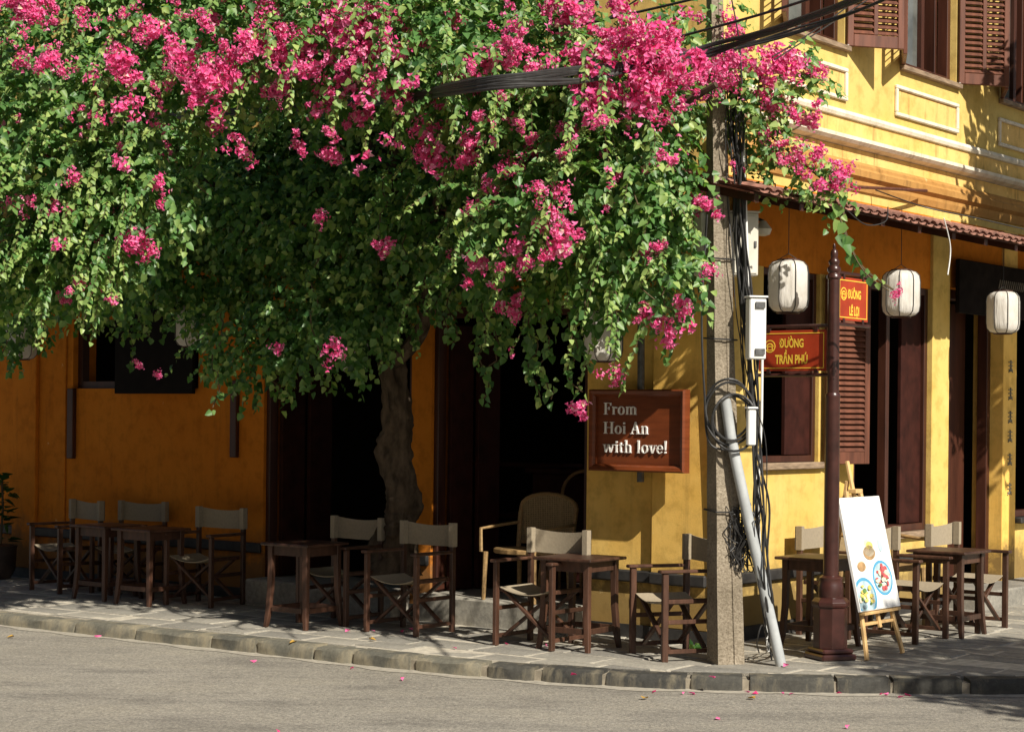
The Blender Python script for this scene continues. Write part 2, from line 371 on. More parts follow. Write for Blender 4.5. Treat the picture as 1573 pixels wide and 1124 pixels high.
inner = [p + nn*(KW+0.008) for p, nn in [kat(KD[-1]*i/60) for i in range(61)]]
pv = MB(); poly = [(p.x, p.y) for p in inner] + [(12, 40), (-20, 40)]
pv.prism(poly, 0.0, PZ-0.004)
PAVE = tag(pv.build('pavement', MORTAR), kind='structure')
def clip(poly, a, nrm):
    out = []
    for i in range(len(poly)):
        p, q = poly[i], poly[(i+1) % len(poly)]; dp, dq = (p-a).dot(nrm), (q-a).dot(nrm)
        if dp >= 0: out.append(p)
        if (dp >= 0) != (dq >= 0): out.append(p.lerp(q, dp/(dp-dq)))
    return out
def area(p): return 0.5*sum(p[i].x*p[(i+1) % len(p)].y - p[(i+1) % len(p)].x*p[i].y for i in range(len(p)))
planes = []
for i in range(0, 60):
    a, b = inner[i], inner[i+1]; e = (b-a).normalized(); planes.append((a, Vector((-e.y, e.x, 0))))
cands = []
row = 0; s = -5.2
PANG = rad(54.3); PV_ = Vector((math.cos(PANG), math.sin(PANG), 0)); PU_ = Vector((-PV_.y, PV_.x, 0))
while s < 7.0:
    h = random.uniform(0.27, 0.36); t = -5.0 + (row % 2)*0.3 + random.uniform(-0.1, 0.1)
    while t < 9.5:
        ln = random.uniform(0.42, 0.70)
        q = [C + PV_*(s+0.018) + PU_*(t+0.018), C + PV_*(s+h-0.018) + PU_*(t+0.018), C + PV_*(s+h-0.018) + PU_*(t+ln-0.018), C + PV_*(s+0.018) + PU_*(t+ln-0.018)]
        jit = [Vector((random.uniform(-.008, .008), random.uniform(-.008, .008), 0)) for _ in q]
        cands.append([a+b for a, b in zip(q, jit)]); t += ln
    s += h; row += 1
nslab = 0
for q in cands:
    c = sum(q, Vector())/4; cb = tob(c)
    if cb.x > 0.1 and cb.y > 0.1: continue
    if cb.x > 0.35 and cb.y > 0.35: continue
    if c.x/c.y < -0.31 or c.x/c.y > 0.31 or c.y > 19.5: continue
    p = q
    for a, nrm in planes:
        if min((v-a).dot(nrm) for v in p) < 0: p = clip(p, a, nrm)
        if len(p) < 3: break
    if len(p) < 3 or area(p) < 0.006: continue
    dz = random.uniform(-0.004, 0.004); m = MB(); n = len(p); cc = sum(p, Vector())/n
    tl = [random.uniform(-.003, .003) for _ in p]
    vs = [v-cc+Vector((0,0,-0.03)) for v in p] + [v-cc+Vector((0,0,-0.006+dz)) for v in p] + [(v-cc)*0.98+Vector((0,0,dz+tl[i])) for i, v in enumerate(p)]
    m.add(vs, [tuple(range(2*n, 3*n))] + [(i+k*n, (i+1) % n+k*n, (i+1) % n+(k+1)*n, i+(k+1)*n) for i in range(n) for k in (0, 1)])
    o = m.build('paving_slab', SLAB, PAVE, recalc=False); o.location = cc + Vector((0, 0, PZ)); nslab += 1
print('slabs', nslab)

# ------------------------------------------------------------------ the corner building (local frame: x = s, y = t)
BLD = empty('corner_building', C, ANG)
tag(BLD, 'ochre yellow two storey corner house with louvred shutters and tiled awning', 'building')
def bbox_part(name, mat, boxes, bevel=0.0, parent=BLD):
    m = MB()
    for b in boxes: m.box(*b)
    return m.build(name, mat, parent, bevel=bevel)
TW = 0.28      # wall thickness
ZB = 0.20      # top of the black base strip
# ground floor, main front (s = 0 plane, thickness towards +s)
wl_ = []
def wallL(t0, t1, z0, z1, o=0.0): wl_.append((-o, TW, t0, t1, z0, z1))
wallL(2.71, 2.93, ZB, 2.65)
wallL(4.67, 5.53, ZB, 2.65); wallL(7.33, 12.0, ZB, 2.65); wallL(5.53, 7.33, ZB, 1.98)
wallL(0.0, 12.0, 2.65, 3.55)
bbox_part('front_wall', SHADE_ORANGE, wl_)
bbox_part('corner_pier', OCHRE, [(0.0, TW, 0.5, 1.13, ZB, 2.65)])
bbox_part('upper_front_wall', OCHRE_OLD, [(0.0, TW, 0.0, 12.0, 3.55, 7.4)])
bbox_part('pilaster', OCHRE, [(-0.045, TW, 0.0, 0.5, ZB, 3.552)], 0.006)
bbox_part('pilaster', SHADE_ORANGE, [(-0.045, 0.0-0.001, 7.85, 8.22, ZB, 3.3)], 0.006)
bbox_part('pilaster', SHADE_ORANGE, [(-0.02, 0.0-0.001, 7.42, 7.60, ZB, 3.3)], 0.006)
# black base and plinth band, main front
for a, b, o in ((0.5, 1.13, 0.012), (2.71, 2.93, 0.012), (4.67, 12.0, 0.012)):
    bbox_part('base_strip', BLACK_P, [(-o, TW, a, b, 0.0, ZB)])
    bbox_part('plinth_band', BLACK_P, [(-o-0.03, -0.0005, a+0.004, b-0.004, 0.52, 0.61)], 0.012)
bbox_part('base_strip', BLACK_P, [(-0.06, TW, -0.015, 0.5, 0.0, ZB-0.002)])
bbox_part('plinth_band', BLACK_P, [(-0.085, -0.046, 0.0, 0.495, 0.52, 0.61)], 0.012)
# thresholds
for a, b in ((1.13, 2.71), (2.93, 4.67)):
    bbox_part('threshold_step', SLAB, [(-0.22, 0.6, a+0.003, b-0.003, 0.05, 0.31)], 0.015)
# side front (t = 0 plane, thickness towards +t)
wr_ = []
def wallR(s0, s1, z0, z1): wr_.append((s0, s1, 0.0, TW, z0, z1))
wallR(TW, 0.70, ZB, 2.91); wallR(0.70, 1.57, ZB, 1.40); wallR(1.57, 2.16, ZB, 2.91)
wallR(2.16, 3.54, ZB, 0.78)
wallR(5.35, 7.2, ZB, 0.82); wallR(7.2, 12, ZB, 3.55)
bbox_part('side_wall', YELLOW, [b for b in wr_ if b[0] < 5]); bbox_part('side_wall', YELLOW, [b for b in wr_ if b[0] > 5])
bbox_part('lintel_wall', SHADE_ORANGE, [(TW, 3.54, 0.0, TW, 2.91, 3.55), (3.88, 5.05, 0.0, TW, 2.95, 3.55), (5.35, 7.2, 0.0, TW, 2.91, 3.55)])  # orange tone carries the awning's shade on the yellow wall
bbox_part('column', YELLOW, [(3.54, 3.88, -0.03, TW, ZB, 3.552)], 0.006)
COL2 = bbox_part('column', OCHRE, [(5.05, 5.35, -0.03, TW, ZB, 3.552)], 0.006); COL2['label'] = 'ochre column with a vertical row of raised characters'
for a, b in ((0.001, 3.54), (5.35, 12)):
    bbox_part('base_strip', BLACK_P, [(a, b, -0.02, TW-0.003, 0.0, ZB-0.001)])
for a, b in ((3.54, 3.88), (5.05, 5.35)): bbox_part('base_strip', BLACK_P, [(a-0.003, b+0.003, -0.042, TW-0.003, 0.0, ZB-0.001)])
bbox_part('plinth_band', BLACK_P, [(-0.03, 3.535, -0.042, -0.0005, 0.52, 0.61)], 0.012)
# upper side wall with three window openings
UW = [(0.97, 1.93), (2.95, 4.02), (4.98, 5.95)]
ZU0, ZU1 = 4.78, 6.35
up = [(TW, 12, 0.0, TW, 3.55, ZU0), (TW, 12, 0.0, TW, ZU1, 7.4)]
xs = [TW] + [x for w in UW for x in w] + [12]
for i in range(0, len(xs), 2): up.append((xs[i], xs[i+1], 0.0, TW, ZU0, ZU1))
bbox_part('upper_side_wall', m_plaster('yellow_upper_wash', (0.65, 0.44, 0.115), (0.70, 0.53, 0.19), 0.25), up)
# string courses and cornice along the side street
def course(name, prof, mat, s0=-0.02, s1=12.0):
    m = MB(); m.profile(prof, s0, s1, lambda p, q, k: Vector((k, -p, q))); return m.build(name, mat, BLD)
course('string_course', [(0.001, 4.195), (0.035, 4.20), (0.045, 4.225), (0.035, 4.255), (0.001, 4.26)], WHITE_M)
course('weathered_band', [(0.001, 4.062), (0.012, 4.062), (0.012, 4.194), (0.001, 4.194)], OCHRE_OLD)
course('ledge', [(0.001, 3.965), (0.085, 3.985), (0.11, 4.01), (0.11, 4.04), (0.001, 4.06)], WHITE_M, -0.10)
course('stained_frieze', [(0.001, 3.865), (0.02, 3.865), (0.02, 3.964), (0.001, 3.964)], OCHRE_OLD, -0.02)
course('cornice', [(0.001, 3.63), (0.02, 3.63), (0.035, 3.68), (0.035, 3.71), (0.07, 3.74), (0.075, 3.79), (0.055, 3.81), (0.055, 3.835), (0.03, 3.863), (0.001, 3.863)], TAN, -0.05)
# the same courses return along the main front
def courseL(name, prof, mat):
    m = MB(); m.profile(prof, -0.0, 12.0, lambda p, q, k: Vector((-p, k, q))); return m.build(name, mat, BLD)
courseL('string_course', [(0.001, 4.195), (0.035, 4.20), (0.045, 4.225), (0.035, 4.255), (0.001, 4.26)], WHITE_M)
courseL('ledge', [(0.001, 3.965), (0.085, 3.985), (0.11, 4.01), (0.11, 4.04), (0.001, 4.06)], WHITE_M)
# framed panels below the upper windows
for a, b in ((0.95, 1.96), (2.82, 4.04), (4.92, 6.05)):
    m = MB(); z0, z1, w = 4.335, 4.60, 0.034
    for bx in ((a, b, z0, z0+w), (a, b, z1-w, z1), (a, a+w, z0+w, z1-w), (b-w, b, z0+w, z1-w)):
        m.box(bx[0], bx[1], -0.028, -0.0005, bx[2], bx[3])
    fr = m.build('wall_panel', WHITE_M, BLD, bevel=0.007)
    bbox_part('panel_face', OCHRE_OLD, [(a+w+0.001, b-w-0.001, -0.006, -0.0005, z0+w+0.001, z1-w-0.001)], 0, fr)
# upper windows: frames, glass, sills, shutters
def frame_boxes(a, b, z0, z1, y0, y1, w): return [(a, a+w, y0, y1, z0, z1), (b-w, b, y0, y1, z0, z1), (a+w, b-w, y0, y1, z0, z0+w), (a+w, b-w, y0, y1, z1-w, z1)]
def louvre_shutter(w, h, nsl, mid=True, mat=SHUTTER):
    """hinge on the z axis at x=0, leaf towards +x, outer face -y"""
    m = MB(); st = 0.055; th = 0.035
    m.box(0, st, -th/2, th/2, 0, h); m.box(w-st, w, -th/2, th/2, 0, h)
    m.box(st, w-st, -th/2, th/2, 0, 0.10); m.box(st, w-st, -th/2, th/2, h-0.07, h)
    cols = [(st, w-st)]
    if mid: m.box(w/2-0.02, w/2+0.02, -th/2, th/2, 0.10, h-0.07); cols = [(st, w/2-0.02), (w/2+0.02, w-st)]
    o = m.build('shutter', mat, None, bevel=0.004)
    sl = {}
    pitch = (h-0.17)/nsl
    for a, b in cols:
        key = round(b-a, 3)
        if key not in sl: sl[key] = MB().box(0, b-a, -0.029, 0.029, -0.004, 0.004, Matrix.Rotation(rad(50), 4, 'X')).mesh('slat', mat)
        for k in range(nsl):
            q = link('slat', sl[key], o); q.location = (a, 0, 0.10 + pitch*(k+0.5))
    return o
SHA = louvre_shutter(0.50, 1.50, 26, True)
def put_shutter(src, first, s, z, ang):
    o = src if first else copy_tree(src); o.parent = BLD; o.location = (s, -0.02, z); o.rotation_euler = (0, 0, ang); return o
first = True
for i, (a, b) in enumerate(UW):
    wf = bbox_part('window', DARKWOOD, frame_boxes(a, b, ZU0, ZU1, 0.06, 0.16, 0.06), 0.004)
    mid = (a+b)/2
    bbox_part('mullion', DARKWOOD, [(mid-0.03, mid+0.03, 0.07, 0.15, ZU0+0.06, ZU1-0.06)], 0, wf)
    bbox_part('pane', GREYGLASS, [(a+0.06, mid-0.03, 0.11, 0.115, ZU0+0.06, ZU1-0.06)], 0, wf)
    # the inner casement leaf on the far side stands open inwards
    bbox_part('casement', DARKWOOD, [(b-0.10, b-0.06, 0.165, 0.60, ZU0+0.06, ZU1-0.06)], 0.003, wf)
    bbox_part('window_sill', SILLWOOD, [(a-0.04, b+0.04, -0.05, 0.06, ZU0-0.045, ZU0-0.001)], 0.005, wf)
    put_shutter(SHA, first, b+0.005, ZU0+0.0, -rad(37)); first = False
    put_shutter(SHA, False, a-0.005, ZU0+0.0, math.pi + rad(28))
    for hx in (b+0.03,):
        hk = MB().tube([(hx-0.03, -0.03, ZU0+0.005), (hx+0.07, -0.09, ZU0+0.05), (hx+0.09, -0.10, ZU0+0.03)], 0.008, 6); hk.build('stay_hook', WHITEP, wf)
# dark rooms behind the openings
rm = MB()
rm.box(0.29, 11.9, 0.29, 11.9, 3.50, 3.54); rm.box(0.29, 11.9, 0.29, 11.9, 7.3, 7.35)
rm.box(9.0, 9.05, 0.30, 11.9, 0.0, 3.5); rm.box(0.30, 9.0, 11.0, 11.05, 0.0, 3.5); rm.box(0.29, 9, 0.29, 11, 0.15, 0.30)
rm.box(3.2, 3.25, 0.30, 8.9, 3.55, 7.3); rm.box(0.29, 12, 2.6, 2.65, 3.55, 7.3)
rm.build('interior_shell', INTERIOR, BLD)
bbox_part('roof', TERRA, [(-0.35, 12.2, -0.35, 12.2, 7.36, 7.52)])
# main front window and its half open shutter
wf = bbox_part('window', DARKWOOD, [(0.06, 0.14, 5.53, 5.60, 1.98, 2.65), (0.06, 0.14, 7.26, 7.33, 1.98, 2.65), (0.06, 0.14, 5.60, 7.26, 1.98, 2.05), (0.06, 0.14, 6.40, 6.46, 2.05, 2.65)])
bbox_part('shutter', simple('shade_black_wood', (0.010, 0.008, 0.007), 0.8, 0.3, 8, spec=0.1), [(-0.075, -0.035, 5.53, 6.62, 1.93, 2.80)], 0.004, wf)  # leaf coloured near black so it reads as the shaded opening
bbox_part('wall_batten', DARKWOOD, [(-0.05, -0.001, 7.27, 7.36, 1.30, 1.98)], 0.006)
bbox_part('wall_batten', DARKWOOD, [(-0.05, -0.001, 4.98, 5.06, 1.36, 2.05)], 0.006)
# folding doors standing open inside the two doorways
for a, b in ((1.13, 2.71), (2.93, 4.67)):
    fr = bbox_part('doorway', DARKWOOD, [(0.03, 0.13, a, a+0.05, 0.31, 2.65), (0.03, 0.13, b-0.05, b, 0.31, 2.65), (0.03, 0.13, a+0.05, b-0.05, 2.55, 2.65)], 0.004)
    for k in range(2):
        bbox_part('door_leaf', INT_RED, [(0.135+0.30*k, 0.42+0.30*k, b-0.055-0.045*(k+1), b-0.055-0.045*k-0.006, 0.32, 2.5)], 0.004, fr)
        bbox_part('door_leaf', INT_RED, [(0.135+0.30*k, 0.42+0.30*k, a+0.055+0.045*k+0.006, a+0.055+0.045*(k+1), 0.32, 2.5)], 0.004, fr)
bbox_part('counter', INT_RED, [(1.6, 2.1, 1.0, 2.9, 0.30, 1.25), (1.55, 2.15, 0.95, 2.95, 1.25, 1.30)], 0.01)
bbox_part('shelf', INT_RED, [(2.2, 2.5, 3.0, 4.6, 1.28, 1.32), (2.2, 2.5, 3.0, 4.6, 0.8, 0.84)], 0.004)
# side front windows
w1 = bbox_part('window', DARKWOOD, frame_boxes(0.70, 1.57, 1.42, 2.91, 0.03, 0.12, 0.05), 0.004)
bbox_part('casement', INT_RED, [(1.13, 1.515, 0.05, 0.085, 1.475, 2.85)], 0.004, w1)
bbox_part('window_sill', SILLWOOD, [(0.66, 1.60, -0.05, 0.05, 1.365, 1.418)], 0.006, w1)
SHB = louvre_shutter(0.46, 1.50, 30, False); SHB.parent = BLD; SHB.location = (1.585, -0.05, 1.40); SHB.rotation_euler = (0, 0, -rad(20))
w2 = bbox_part('window', DARKWOOD, frame_boxes(2.16, 3.54, 0.80, 2.91, 0.02, 0.12, 0.06) + [(2.78, 2.84, 0.03, 0.11, 0.86, 2.85)], 0.004)
bbox_part('casement', INT_RED, [(3.10, 3.475, 0.05, 0.085, 0.865, 2.85)], 0.004, w2)
bbox_part('window_sill', SILLWOOD, [(2.12, 3.56, -0.05, 0.05, 0.745, 0.798)], 0.006, w2)
w3 = bbox_part('window', DARKWOOD, frame_boxes(5.36, 7.19, 0.84, 2.91, 0.02, 0.12, 0.06), 0.004)
bbox_part('window_sill', BLACK_P, [(5.36, 7.25, -0.09, 0.05, 0.785, 0.838)], 0.008, w3)
dr = bbox_part('door', DARKWOOD, [(3.885, 3.96, 0.10, 0.20, 0.20, 2.95), (4.97, 5.045, 0.10, 0.20, 0.20, 2.95), (3.96, 4.97, 0.10, 0.20, 2.86, 2.95)], 0.004)
for k in range(3):
    bbox_part('door_leaf', DARKWOOD, [(3.97+k*0.335, 3.97+k*0.335+0.325, 0.32, 0.36, 0.25, 2.85)], 0.005, dr)
bbox_part('threshold_step', SLAB, [(3.80, 5.6, -0.42, 0.3, 0.02, 0.255)], 0.015)
# dark name board with worn raised lettering over the doorway
nb = bbox_part('name_board', simple('near_black_board', (0.012, 0.009, 0.008), 0.9, 0.4, 8, spec=0.05), [(3.92, 6.4, -0.10, -0.06, 2.72, 3.20)], 0.004)
m = MB()
for k in range(13):
    x = 4.75 + k*0.045; m.bar((x, -0.104, 2.985), (x+0.035, -0.104, 3.065), 0.012, 0.006, up=(0, 1, 0))
m.build('worn_lettering', simple('faded_letter_paint', (0.16, 0.14, 0.11), 0.8), nb)
# raised characters on the far column
for i, z in enumerate((2.28, 2.02, 1.80, 1.62, 1.40, 1.12)):
    m = MB(); rs = random.Random(20+i); cx = 5.20
    for k in range(3):
        zz = z + (k-1)*0.035; m.box(cx-0.045, cx+0.045, -0.0385-0.0006*k, -0.0305, zz-0.004, zz+0.004)
    m.box(cx-0.004, cx+0.004, -0.042, -0.0305, z-0.055, z+0.055)
    m.bar((cx-0.045, -0.036, z-0.06), (cx+0.01, -0.036, z-0.02), 0.008, 0.009, up=(0, 1, 0)); m.bar((cx+0.045, -0.0345, z-0.06), (cx+0.012, -0.0345, z-0.02), 0.008, 0.008, up=(0, 1, 0))
    m.build('raised_character', simple('grey_relief', (0.20, 0.18, 0.13), 0.7), COL2)
# hanging timber rafters + tiled awning around the corner
def awning(name, f, k0, k1, label_mat=TERRA):
    aw = MB(); n = int((k1-k0)/0.6)
    for i in range(n+1):
        k = k0 + (k1-k0)*i/n; aw.add([f(k-0.03, 0.02, 3.40), f(k+0.03, 0.02, 3.40), f(k+0.03, 0.86, 3.19), f(k-0.03, 0.86, 3.19), f(k-0.03, 0.02, 3.46), f(k+0.03, 0.02, 3.46), f(k+0.03, 0.86, 3.24), f(k-0.03, 0.86, 3.24)],
               [(3, 2, 1, 0), (4, 5, 6, 7), (0, 1, 5, 4), (1, 2, 6, 5), (2, 3, 7, 6), (3, 0, 4, 7)])
    o = aw.build('awning_frame', DARKWOOD, BLD)
    b = MB(); b.profile([(0.02, 3.462), (0.87, 3.242), (0.87, 3.255), (0.02, 3.478)], k0-0.1, k1+0.1, lambda p, q, k: f(k, p, q)); b.build('awning_boarding', DARKWOOD, o)
    # one mesh for a run of barrel tiles, shared by all
    for cover in (0, 1):
        m = MB(); ns = 7; pts = []
        for j in range(ns):
            a = math.pi*j/(ns-1); rr = 0.062
            pts.append((math.cos(a)*rr, (math.sin(a)*0.024 if cover else -math.sin(a)*0.012)))
        for seg in range(4):
            p0, p1 = 0.0 + seg*0.225, 0.0 + (seg+1)*0.225 + 0.02; off = 0.012*(3-seg)*0 + 0.010
            zz = lambda p: 3.50 - p*0.262 + (0.006 if cover else 0.0)
            top = [f(x, p0, zz(p0)+y) for x, y in pts] + [f(x*1.04, p1, zz(p1)+off+y) for x, y in pts]
            bot = [f(x*0.82, p0, zz(p0)+y-0.012) for x, y in pts] + [f(x*0.86, p1, zz(p1)+off+y-0.012) for x, y in pts]
            fs = [(j, j+1, j+1+ns, j+ns) for j in range(ns-1)] + [(2*ns+j+ns, 2*ns+j+1+ns, 2*ns+j+1, 2*ns+j) for j in range(ns-1)] + [(j+ns, j+1+ns, 3*ns+j+1, 3*ns+j) for j in range(ns-1)]
            m.add(top+bot, fs)
        me = m.mesh('roof_tile', TERRA, recalc=True)
        k = k0 + (0.06 if cover else 0.0)
        while k < k1:
            q = link('roof_tile', me, o); d = f(k, 0, 0) - f(0, 0, 0); q.location = d + Vector((0, 0, random.uniform(-0.006, 0.006))); k += 0.13
    return o
awning('side', lambda k, p, q: Vector((k, -p, q)), -0.85, 7.0)
awning('front', lambda k, p, q: Vector((-p, k, q)), 0.35, 9.0)
# lintel wall's orange below the awning stands for shade on yellow paint; iron bar the wooden sign hangs on
bar = MB().tube([tob(on_left(985, 470, 0.12)), tob(on_left(984, 740, 0.12))], 0.027, 10); bar.build('drain_pipe', STEEL, BLD)

# ------------------------------------------------------------------ wooden sign with carved greeting
def rect(x0, y0, x1, y1): return [(x0, y0), (x1, y0), (x1, y1), (x0, y1)]
def arcs(cx, cy, rx, ry, ix, iy, a0, a1, n=18):
    out = []
    for k in range(n):
        a, b = rad(a0+(a1-a0)*k/n), rad(a0+(a1-a0)*(k+1)/n)
        out.append([(cx+ix*math.cos(a), cy+iy*math.sin(a)), (cx+rx*math.cos(a), cy+ry*math.sin(a)), (cx+rx*math.cos(b), cy+ry*math.sin(b)), (cx+ix*math.cos(b), cy+iy*math.sin(b))])
    return out
XH = 0.47
def stem(x, h, w=0.095, top=True, flag=True):
    r = [rect(x, 0, x+w, h), rect(x-0.045, 0, x+w+0.045, 0.03)]
    if flag: r.append([(x-0.06, h-0.05), (x, h-0.06), (x, h), (x-0.01, h+0.01)])
    return r
def arch(x0, x1): return arcs((x0+x1)/2, XH-0.14, (x1-x0)/2, 0.155, (x1-x0)/2-0.085, 0.115, 180, 0, 10)
GL = {
 'F': (0.60, [rect(0.10, 0, 0.205, 0.70), rect(0.02, 0, 0.29, 0.03), rect(0.02, 0.67, 0.54, 0.70), [(0.50, 0.52), (0.54, 0.52), (0.54, 0.67), (0.46, 0.67)], rect(0.205, 0.345, 0.40, 0.38), rect(0.385, 0.27, 0.41, 0.46)]),
 'H': (0.82, [rect(0.10, 0, 0.205, 0.70), rect(0.02, 0, 0.29, 0.03), rect(0.02, 0.67, 0.29, 0.70), rect(0.56, 0, 0.665, 0.70), rect(0.48, 0, 0.75, 0.03), rect(0.48, 0.67, 0.75, 0.70), rect(0.205, 0.345, 0.56, 0.38)]),
 'A': (0.76, [[(0.09, 0), (0.14, 0), (0.385, 0.63), (0.35, 0.72)], [(0.515, 0), (0.645, 0), (0.40, 0.72), (0.345, 0.70)], rect(0.20, 0.22, 0.52, 0.255), rect(0.02, 0, 0.23, 0.03), rect(0.44, 0, 0.74, 0.03)]),
 'r': (0.43, stem(0.09, XH) + arcs(0.30, 0.30, 0.13, 0.17, 0.09, 0.12, 150, 50, 7) + [rect(0.31, 0.36, 0.395, 0.455)]),
 'o': (0.56, arcs(0.27, XH/2, 0.24, 0.25, 0.135, 0.215, 0, 360, 26)),
 'm': (0.92, stem(0.09, XH) + stem(0.37, XH-0.10, flag=False) + stem(0.65, XH-0.10, flag=False) + arch(0.12, 0.465) + arch(0.40, 0.745)),
 'n': (0.64, stem(0.09, XH) + stem(0.38, XH-0.10, flag=False) + arch(0.12, 0.475)),
 'h': (0.64, stem(0.09, 0.74) + stem(0.38, XH-0.10, flag=False) + arch(0.12, 0.475)),
 'i': (0.31, stem(0.09, XH) + arcs(0.135, 0.62, 0.062, 0.062, 0.0, 0.0, 0, 360, 12)),
 'l': (0.31, stem(0.09, 0.74)),
 't': (0.38, [rect(0.09, 0.06, 0.185, 0.60), rect(0.0, XH-0.03, 0.33, XH)] + arcs(0.22, 0.12, 0.13, 0.13, 0.04, 0.085, 180, 320, 8)),
 'w': (0.84, [[(0.16, 0.0), (0.24, 0.0), (0.135, XH), (0.03, XH)], [(0.16, 0.0), (0.24, 0.0), (0.40, XH-0.02), (0.36, XH-0.02)], [(0.50, 0.0), (0.58, 0.0), (0.455, XH), (0.35, XH)], [(0.50, 0.0), (0.58, 0.0), (0.76, XH-0.02), (0.72, XH-0.02)], rect(-0.02, XH-0.03, 0.20, XH), rect(0.31, XH-0.03, 0.50, XH), rect(0.64, XH-0.03, 0.83, XH)]),
 'v': (0.54, [[(0.20, 0.0), (0.28, 0.0), (0.155, XH), (0.05, XH)], [(0.20, 0.0), (0.28, 0.0), (0.46, XH-0.02), (0.42, XH-0.02)], rect(-0.01, XH-0.03, 0.21, XH), rect(0.34, XH-0.03, 0.53, XH)]),
 'e': (0.50, arcs(0.25, XH/2, 0.225, 0.25, 0.125, 0.215, 12, 325, 24) + [rect(0.11, 0.235, 0.455, 0.27)]),
 '!': (0.28, [[(0.10, 0.20), (0.15, 0.20), (0.185, 0.74), (0.065, 0.74)]] + arcs(0.125, 0.06, 0.062, 0.062, 0.0, 0.0, 0, 360, 12)),
}
so = 0.14      # how far the sign stands off the wall
pts = [on_left(x, y, so+0.05) for x, y in ((906, 597), (1052, 599), (1054, 728), (905, 721))]
tl, tr, br, bl = [tob(p) for p in pts]
W_ = ((tl.y-tr.y) + (bl.y-br.y))/2; H_ = ((tl.z-bl.z) + (tr.z-br.z))/2; cy, cz = (tl.y+br.y)/2, (tl.z+br.z)/2
SG = empty('greeting_sign', frb(-so-0.02, cy, cz), ANG - math.pi/2)      # local x runs right along the wall, -y faces the street
tag(SG, 'framed reddish wooden sign with white serif greeting letters on the yellow corner wall', 'sign')
fw = 0.05
fr = [MB() for _ in range(4)]
def mitre(m, x0, x1, horizontal, z_in, z_out, L):
    pass
m = MB(); hw, hh = W_/2, H_/2
loops = [(0.0, 0.02), (0.0, -0.045), (0.012, -0.06), (0.035, -0.05), (fw, -0.03), (fw, 0.02)]
vs = []
for ins, y in loops:
    vs += [(-hw+ins, y, -hh+ins), (hw-ins, y, -hh+ins), (hw-ins, y, hh-ins), (-hw+ins, y, hh-ins)]
fs = []
for i in range(len(loops)):
    j = (i+1) % len(loops)
    for k in range(4): fs.append((i*4+k, i*4+(k+1) % 4, j*4+(k+1) % 4, j*4+k))
m.add(vs, fs); m.build('frame', SIGNWOOD, SG)
pn = MB().box(-hw+fw-0.002, hw-fw+0.002, -0.008, 0.018, -hh+fw-0.002, hh-fw+0.002).build('panel', SIGNWOOD, SG)
fs_ = 0.125
def letters(line, x, z, fs, parent, y0=-0.0085, depth=0.012):
    for ch in line:
        if ch == ' ': x += 0.26*fs; continue
        adv, polys = GL[ch]; m = MB()
        for i, p in enumerate(polys):
            if area([Vector((a, b, 0)) for a, b in p]) < 0: p = p[::-1]
            dd = depth + 0.00012*i
            M = Matrix(((fs, 0, 0, 0), (0, 0, -1, y0), (0, fs, 0, 0), (0, 0, 0, 1)))
            m.prism(p, 0.0, dd, M)
        o = m.build('letter', LETTERW, parent); o.location = (x, 0, z); x += adv*fs
for ln, z in (('From', 0.118), ('Hoi An', -0.025), ('with love!', -0.165)):
    letters(ln, -hw+0.115, z, fs_, pn)

